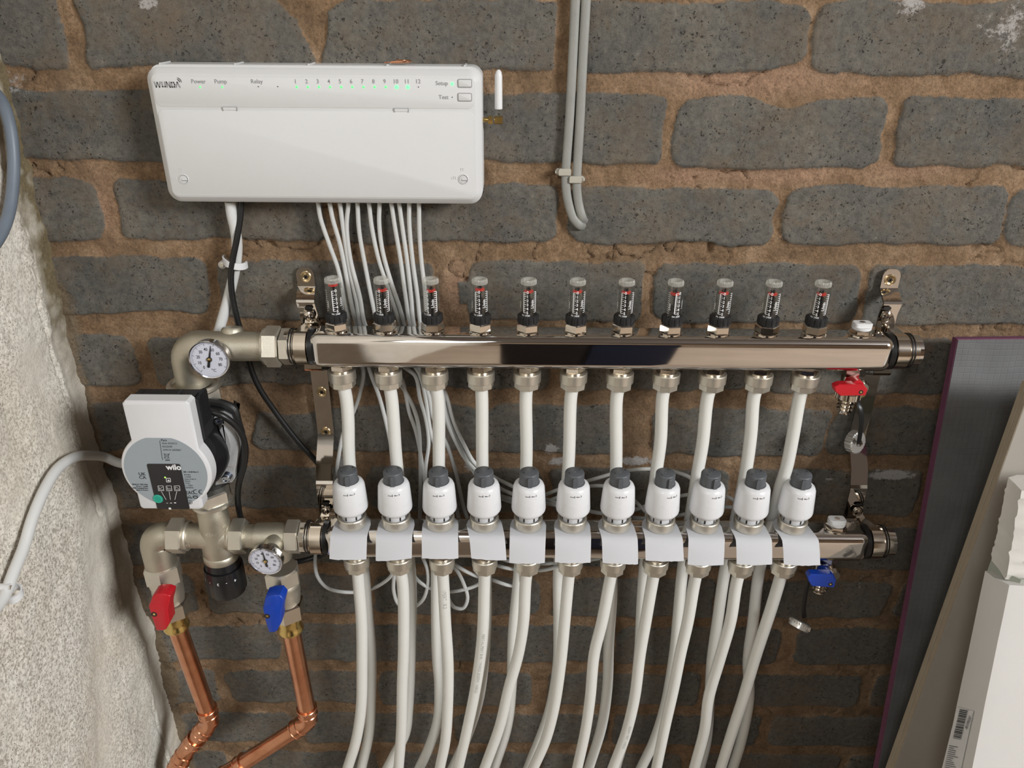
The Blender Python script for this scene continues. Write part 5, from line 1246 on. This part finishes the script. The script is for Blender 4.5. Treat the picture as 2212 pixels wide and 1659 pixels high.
# white clip over the white and black cables
c = P(503, 570, .02); t = thing('cable_clip', (c.x, 0, c.z), 'white cable clip holding the black and white cables under the box', 'cable clip')
mb = MB(); ar = [(c.x + .0105 * math.cos(math.radians(a)), -.012 - .0125 * math.sin(math.radians(a))) for a in range(-10, 191, 10)]
vs = []
for (x, y) in ar:
    d = V((x - c.x, y + .012)).normalized(); sl = (c.x - x) * .35
    for k, h in ((0, -.0036), (0, .0036), (1, .0036), (1, -.0036)): vs.append((x + d.x * .0018 * k, y + d.y * .0018 * k, c.z + h + sl))
fs = [(k * 4 + j, k * 4 + (j + 1) % 4, k * 4 + 4 + (j + 1) % 4, k * 4 + 4 + j) for k in range(len(ar) - 1) for j in range(4)]
mb.add(vs, fs); q = P(481, 571, .012); mb.lathe([(.002, .0042), (.0145, .0040)], (q.x, 0, q.z), (0, -1, 0), 20); mb.box((q.x + .004, -.010, q.z - .0005), (.006, .006, .006), .001)
mb.build('clip_body', whitecap, t)
MB().lathe([(.0142, .0031), (.0152, .0031), (.0158, .0022)], (q.x, 0, q.z), (0, -1, 0), 16).build('clip_nail', nickel, t)
q = PX(15, 1277, XC + .012); t = thing('cable_clip', (XC, q.y, q.z), 'white clip fixing the thick white cable to the side wall', 'cable clip')
mb = MB(); mb.lathe([(.004, .0040), (.020, .0040)], (XC, q.y - .004, q.z + .008), (1, 0, 0), 20)
ar = [(.0175 + .0072 * math.sin(math.radians(a)), .0085 * math.cos(math.radians(a))) for a in range(-30, 211, 15)]
vs = []
for (h, w) in ar:
    for k, s_ in ((1, -1), (1, 1), (1.25, 1), (1.25, -1)): vs.append((XC + .006 + (h - .006) * (1 if k == 1 else 1.08), q.y - w * k * .75, q.z - w * k * .25 + s_ * .0035 - .003))
mb.add(vs, [(k * 4 + j, k * 4 + (j + 1) % 4, k * 4 + 4 + (j + 1) % 4, k * 4 + 4 + j) for k in range(len(ar) - 1) for j in range(4)])
mb.build('clip_body', whitecap, t)
MB().lathe([(.019, .0028), (.0208, .0024)], (XC, q.y - .004, q.z + .008), (1, 0, 0), 14).build('clip_nail', nickel, t)

# ================================================================ drain taps on the right
def drain(px, py, p, y, ztop, lever, hub, m, label, boss):
    x = P(px, py, p).x
    t = thing('drain_tap', (x, y, ztop - .05), label, 'drain tap')
    mb = MB(); hexn(mb, ztop - .0095, ztop + .0005, .0128, (x, y, 0), (0, 0, 1), .1, .001)
    mb.lathe([(ztop - .030, .0085), (ztop - .026, .0108), (ztop - .012, .0108), (ztop - .009, .0095)], (x, y, 0), (0, 0, 1), 28)
    mb.lathe([(.0, .0095), (.016, .0090), (.020, .0065)], (x + .002, y, ztop - .0175), (.15, -1, 0), 24)
    mb.build('tap_body', chrome2, t, sharp=25)
    st = [((.0138 - (.0009 if k % 4 < 1 else 0)) * math.cos(2 * PI * k / 96), (.0138 - (.0009 if k % 4 < 1 else 0)) * math.sin(2 * PI * k / 96)) for k in range(96)]
    MB().loft(st, [(.002, ztop - .0375), (0, ztop - .0365), (0, ztop - .0295), (.0015, ztop - .028), (.004, ztop - .0275)], lambda a, b, h: (x + a, y + b, h)).build('knurled_nut', chrome2, t, sharp=25)
    pr_ = [(ztop - .0375, .0075)]
    for k in range(4): pr_ += [(ztop - .0380 - k * .0042, .0088), (ztop - .0412 - k * .0042, .0072)]
    pr_ += [(ztop - .0555, .0072), (ztop - .0555, .0055)]
    MB().lathe(pr_, (x, y, 0), (0, 0, 1), 28).build('hose_tail', chrome2, t, sharp=40)
    pp = -y + .026
    pol = [XZ(a, b, pp) for a, b in lever]
    if sum(pol[i - 1][0] * pol[i][1] - pol[i][0] * pol[i - 1][1] for i in range(len(pol))) < 0: pol = pol[::-1]
    lv = MB().loft(pol, [(.0006, pp - .010), (0, pp - .009), (0, pp - .001), (.0008, pp)], FY)
    hx, hz = XZ(*boss, pp - .004); lv.lathe([(pp - .020, .0072), (pp - .005, .0072), (pp - .004, .0064)], (hx, 0, hz), (0, -1, 0), 28)
    lv = lv.build('lever_handle', m, t, sharp=30)
    hx, hz = XZ(*hub, pp); MB().lathe([(pp - .0004, .0024), (pp + .0002, .0024)], (hx, 0, hz), (0, -1, 0), 18).build('lever_recess', darkhole, lv)
    MB().lathe([(pp, .0013), (pp + .0004, .0010)], (hx, 0, hz), (0, -1, 0), 10).build('lever_screw', brass, lv)
    return t, x
lv = [(1803, 836), (1815, 831), (1866, 831), (1875, 842), (1870, 855), (1816, 856), (1804, 846)]
t, x = drain(1840, 815, PT, YT, ZT0, lv, (1860, 847), red, 'drain tap with red lever under the upper manifold right end', (1852, 836))
def kcap(t, c, ax, r, depth, openm=False):
    a, u, v = basis(ax); c = V(c)
    st = [((r - (.0007 if k % 4 < 1 else 0)) * math.cos(2 * PI * k / 80), (r - (.0007 if k % 4 < 1 else 0)) * math.sin(2 * PI * k / 80)) for k in range(80)]
    f = lambda x, y, h: tuple(c + u * x + v * y + a * h)
    mb = MB()
    if not openm: mb.loft(st, [(.001, -depth), (0, -depth + .0008), (0, -.001), (.0012, 0)], f)
    else:
        vs = []; n = 80; lv_ = [(r * .62, -.0012), (r * .80, -.0012), (r * .86, -depth), (r, -depth), (r, -.0012), (r * .9, 0), (.0002, 0)]
        mb.lathe([(h, q) for q, h in lv_[1:]], c, a, 48, caps=False)
        mb.lathe([(-.0014, .0002), (-.0012, r * .82)], c, a, 48, caps=False)
        for k in range(24):
            an = 2 * PI * k / 24; d = u * math.cos(an) + v * math.sin(an); mb.box(c + d * r - a * (depth * .5), (.0009, .0009, depth * .7))
    o = mb.build('blanking_cap', mat('turned_cap', (.72, .71, .68), .3, .8, .05, 200), t, sharp=25)
    return o, a
c = P(1855, 957, .056); o_, a_ = kcap(t, c, (.50, -.84, .20), .0132, .010)
bm_ = MB(); bm_.lathe([(0, .0034), (.0022, .0034), (.0034, .0022), (.0036, .0004)], V(c) + V((.50, -.84, .20)).normalized() * .0002, (.50, -.84, .20), 20); bm_.build('cap_rivet', chrome, o_)
sp_ = spline([P(1851, 858, .066), P(1858, 880, .075), P(1861, 905, .076), P(1859, 930, .072), P(1855, 957, .0605)], 6)
MB().tube(sp_, .0009, 12, sx=3.6, ref=(.3, -1, 0)).build('cap_strap', rubber, t)
lv = [(1745, 1247), (1752, 1241), (1800, 1242), (1807, 1253), (1803, 1270), (1754, 1267), (1747, 1256)]
t, x = drain(1779, 1228, PB, YB, ZB0, lv, (1794, 1262), blue, 'drain tap with blue lever under the lower manifold right end', (1789, 1248))
c = P(1731, 1341, .105); o_, a_ = kcap(t, c, (.42, .40, .78), .0125, .009, True)
sp_ = spline([P(1752, 1252, .098), P(1743, 1272, .104), P(1738, 1300, .106), P(1736, 1320, .106), P(1738, 1334, .105)], 6)
MB().tube(sp_, .0009, 12, sx=3.4, ref=(.3, -1, 0)).build('cap_strap', rubber, t)

# ================================================================ boards and carton leaning on the right
def lerp3(a, b, s): return V(a) + (V(b) - V(a)) * s
def slab(TL, BL, TR, BR, nrm, th, b=.0006):
    """front face corners, thickness set back along nrm"""
    n = V(nrm).normalized() * th; v = [V(q) for q in (TL, BL, BR, TR)]
    mb = MB(); mb.add(v + [q + n for q in v], [(0, 1, 2, 3), (7, 6, 5, 4), (0, 4, 5, 1), (1, 5, 6, 2), (2, 6, 7, 3), (3, 7, 4, 0)]); return mb
def board_mat():
    m, nt, b = _new('cement_faced_foam_board'); L = nt.links.new
    tc = nt.nodes.new('ShaderNodeTexCoord'); mp = nt.nodes.new('ShaderNodeMapping'); mp.inputs['Rotation'].default_value = (PI / 2, 0, 0); L(tc.outputs['Object'], mp.inputs['Vector'])
    br = nt.nodes.new('ShaderNodeTexBrick'); br.offset = 0; br.inputs['Scale'].default_value = 1; br.inputs['Brick Width'].default_value = .0068; br.inputs['Row Height'].default_value = .0068; br.inputs['Mortar Size'].default_value = .0007; br.inputs['Mortar Smooth'].default_value = .8
    br.inputs['Color1'].default_value = (1, 1, 1, 1); br.inputs['Color2'].default_value = (.8, .8, .8, 1); br.inputs['Mortar'].default_value = (0, 0, 0, 1)
    ns = nt.nodes.new('ShaderNodeTexNoise'); ns.inputs['Scale'].default_value = 20; L(tc.outputs['Object'], ns.inputs['Vector'])
    ms = nt.nodes.new('ShaderNodeMix'); ms.data_type = 'VECTOR'; ms.inputs['Factor'].default_value = .004; L(mp.outputs[0], ms.inputs[4]); L(ns.outputs['Color'], ms.inputs[5]); L(ms.outputs[1], br.inputs['Vector'])
    cr = nt.nodes.new('ShaderNodeValToRGB'); cr.color_ramp.elements[0].color = (.115, .115, .115, 1); cr.color_ramp.elements[1].color = (.155, .155, .155, 1); cr.color_ramp.elements[0].position = .3; cr.color_ramp.elements[1].position = .7
    L(ns.outputs['Fac'], cr.inputs['Fac']); L(cr.outputs['Color'], b.inputs['Base Color']); b.inputs['Roughness'].default_value = .7
    bp = nt.nodes.new('ShaderNodeBump'); bp.inputs['Strength'].default_value = .35; bp.inputs['Distance'].default_value = .0006; L(br.outputs['Color'], bp.inputs['Height']); L(bp.outputs['Normal'], b.inputs['Normal'])
    return m
purple = mat('purple_foam_edge', (.17, .055, .105), .85, 0, .2, 60, .6, 700)
XB = P(2068, 730, .03).x
TL = P(2068, 732, .034); BL = PX(1895, 1659, XB); dlean = (BL - TL).normalized(); BL = TL + dlean * ((TL.z - .012) / -dlean.z)
TR = TL + V((.62, .004, .010)); BR = BL + V((.62, .0, .0))
nb = (BL - TL).cross(TR - TL).normalized(); nb = nb if nb.y > 0 else -nb
t = thing('insulation_board', (XB, BL.y, .0), 'grey faced insulation board with purple foam edge leaning on the wall', 'board')
slab(TL, BL, TR, BR, nb, .0095).build('foam_core', purple, t, sharp=20)
e = .0009; k = (TL - BL).normalized()
slab(TL - nb * .0007 + V((e, 0, 0)) - k * .001, BL - nb * .0007 + V((e, 0, 0)), TR - nb * .0007 - k * .001, BR - nb * .0007, nb, .0009).build('cement_face', board_mat(), t, sharp=20)
# tan sheet bundle: two plies
tan = mat('brown_fibreboard_edge', (.36, .30, .22), .8, 0, .12, 90, .3, 500)
sheetf = mat('fibreboard_face', (.40, .36, .31), .75, 0, .06, 25, .2, 300)
TLp = P(2206, 892, .128); BLp = P(1980, 1522, .165); dl = (BLp - TLp).normalized(); BLp = TLp + dl * ((TLp.z - .004) / -dl.z); TLp = TLp - dl * .03
c_, d_ = TLp + V((.5, -.02, 0)), BLp + V((.5, -.02, 0))
t = thing('panel_sheet', BLp, 'tan fibreboard sheet on edge, leaning between the carton and the grey board', 'sheet')
n_ = (BLp - TLp).cross(c_ - TLp).normalized(); n_ = n_ if n_.y > 0 else -n_
slab(TLp, BLp, c_, d_, n_, .0150).build('sheet_core', tan, t, sharp=20)
slab(TLp + V((.0007, 0, -.001)) - n_ * .0004, BLp + V((.0007, 0, .001)) - n_ * .0004, c_ - n_ * .0004, d_ - n_ * .0004, n_, .0006).build('sheet_face', sheetf, t, sharp=20)
ml = MB(); e_ = V((-.0004, 0, 0)); ml.add([TLp + n_ * .0072 + e_, TLp + n_ * .0080 + e_, BLp + n_ * .0080 + e_, BLp + n_ * .0072 + e_], [(0, 1, 2, 3)]); ml.build('edge_seam', mat('pale_seam', (.50, .44, .34), .8, 0, .1, 60), t)

# strapped white carton standing on end
carton = mat('white_carton', (.72, .70, .67), .7, 0, .03, 14, .25, 120)
cartin = mat('crumpled_white_wrap', (.66, .63, .58), .65, 0, .06, 20, .6, 90)
strapm = mat('pale_green_strap', (.40, .42, .36), .5, 0, .05, 50)
XK = P(2127, 1235, .20).x
t = thing('carton', (XK, -.27, 0), 'tall white cardboard carton with barcode label and pale strap, leaning at right', 'carton')
def sleeve(LB_t, LB_b, LF_t, LF_b, mid, name, m, top_rag, width=.42, crump=.0, seed=1):
    rows = 26; rg = np.random.default_rng(seed); vs = []; fs = []
    nz = lambda a, b, s: float(vnoise(np.array([a]), np.array([b]), s)[0])
    secs = None
    for r in range(rows + 1):
        s = r / rows
        b = lerp3(LB_t, LB_b, s); f = lerp3(LF_t, LF_b, s); md = lerp3(b, f, .45) + V((mid, 0, 0))
        fr = [b + V((.30, .0, 0)), b + V((.01, .002, 0)), b, md, f, f + V((.012, -.0015, 0))] + [f + V((.012 + .05 * k, -.0015 - .001 * k, 0)) for k in range(1, 9)] + [f + V((width, 0, 0))]
        for j, q in enumerate(fr):
            w = crump * (nz(r * .55 + 3, j * 1.3 + 5, seed) + .6 * nz(r * 1.6, j * 2.7, seed + 9)); dz = top_rag * nz(j * 1.7, 2.2, seed + 4) * (1 if r == 0 else 0) + (top_rag * nz(j * 1.1 + 7, 5.5, seed + 5) if r == rows and crump > .002 else 0)
            vs.append(q + V((-abs(w) * .6 if j in (2, 3, 4) else w * .5, w, dz)))
        n = len(fr)
    for r in range(rows):
        for j in range(n - 1): fs.append((r * n + j, r * n + j + 1, (r + 1) * n + j + 1, (r + 1) * n + j))
    fs.append(tuple(range(n)))
    return MB().add(vs, fs).build(name, m, t, sharp=28, solid=.0015)
LBt = PX(2127, 1236, XK); LBb = PX(2040, 1659, XK); LFt = PX(2181, 1262, XK); LFb = PX(2100, 1659, XK)
def ext(a, b, z): d = (b - a); return a + d * ((a.z - z) / -d.z)
LBb2 = ext(LBt, LBb, .003); LFb2 = ext(LFt, LFb, .003); LBt = LBt + V((0, 0, 0)); LFt.z = max(LFt.z, LBt.z - .004)
sleeve(LBt, LBb2, LFt, LFb2, -.0012, 'lower_carton', carton, .006, .5, .0012, 3)
XU = XK + .004
uBt = PX(2178, 1030, XU); uBb = PX(2142, 1212, XU); uFt = PX(2214, 1040, XU); uFb = PX(2178, 1240, XU)
uFt.z = uBt.z - .001; uFb.z = uBb.z - .002
sleeve(uBt, uBb, uFt, uFb, .002, 'upper_carton', cartin, .004, .5, .004, 8)
# inner block the strap goes round, and the strap
iB = PX(2150, 1180, XU + .006); iF = PX(2186, 1215, XU + .006)
st_ = MB(); z0s, z1s = LBt.z - .012, uBb.z + .004
rr = [V((XU + .25, uBb.y + .01, 0)), V((XU + .004, uBb.y + .004, 0)), V((XU + .004, uFb.y + .001, 0)), V((XU + .010, uFb.y - .005, 0)), V((XU + .45, uFb.y - .005, 0))]
vs = []; 
for q in rr: vs += [(q.x, q.y, z0s), (q.x, q.y, z1s)]
st_.add(vs, [(2 * k, 2 * k + 2, 2 * k + 3, 2 * k + 1) for k in range(len(rr) - 1)]); st_.build('packing_strap', strapm, t, solid=.001)
# barcode label on the narrow side of the lower carton
lb = MB(); bcx = MB()
def side(px, py, lift=.0016):
    X_ = XK - .0016 - lift * .3; return PX(px, py, X_)
LQ = [side(2068, 1528), side(2103, 1536), side(2070, 1690), side(2030, 1680)]
lb.add(LQ, [(0, 1, 2, 3)]); lo = lb.build('barcode_label', mat('label_paper', (.74, .73, .72), .7, 0, .02), t, solid=.0003)
k0 = 0; rg = np.random.default_rng(4)
for i in range(24):
    w = rg.choice([.8, 1.4, 2.0]); y0 = 1532 + k0; k0 += w + rg.choice([1.0, 1.8])
    if k0 > 66: break
    xs_ = 2073 - (y0 - 1532) * .24; a = side(xs_, y0, .006); b = side(xs_ + 17, y0 + 3.5, .006); c = side(xs_ + 17 - w * .24, y0 + 3.5 + w, .006); d = side(xs_ - w * .24, y0 + w, .006)
    bcx.add([a, b, c, d], [(0, 1, 2, 3)])
bcx.build('barcode', inkblack, lo, weld=False); bcx = MB()
for k in range(14):
    y0 = 1610 + k * 4.2; xs_ = 2050 - k * .9; L_ = rg.uniform(9, 24); a = side(xs_, y0, .006); b = side(xs_ + L_, y0 + L_ * .2, .006); c = side(xs_ + L_, y0 + L_ * .2 + 1.1, .006); d = side(xs_, y0 + 1.1, .006)
    bcx.add([a, b, c, d], [(0, 1, 2, 3)])
put_text(bcx, '2036078', .005, lambda a, b: tuple(side(2094, 1545, .006) + V((0, -b, 0)) + V((0, 0, -a))), .0)
bcx.build('small_print', inkblack, lo, weld=False)

for o in bpy.data.objects:
    if '_o' in o: del o['_o']
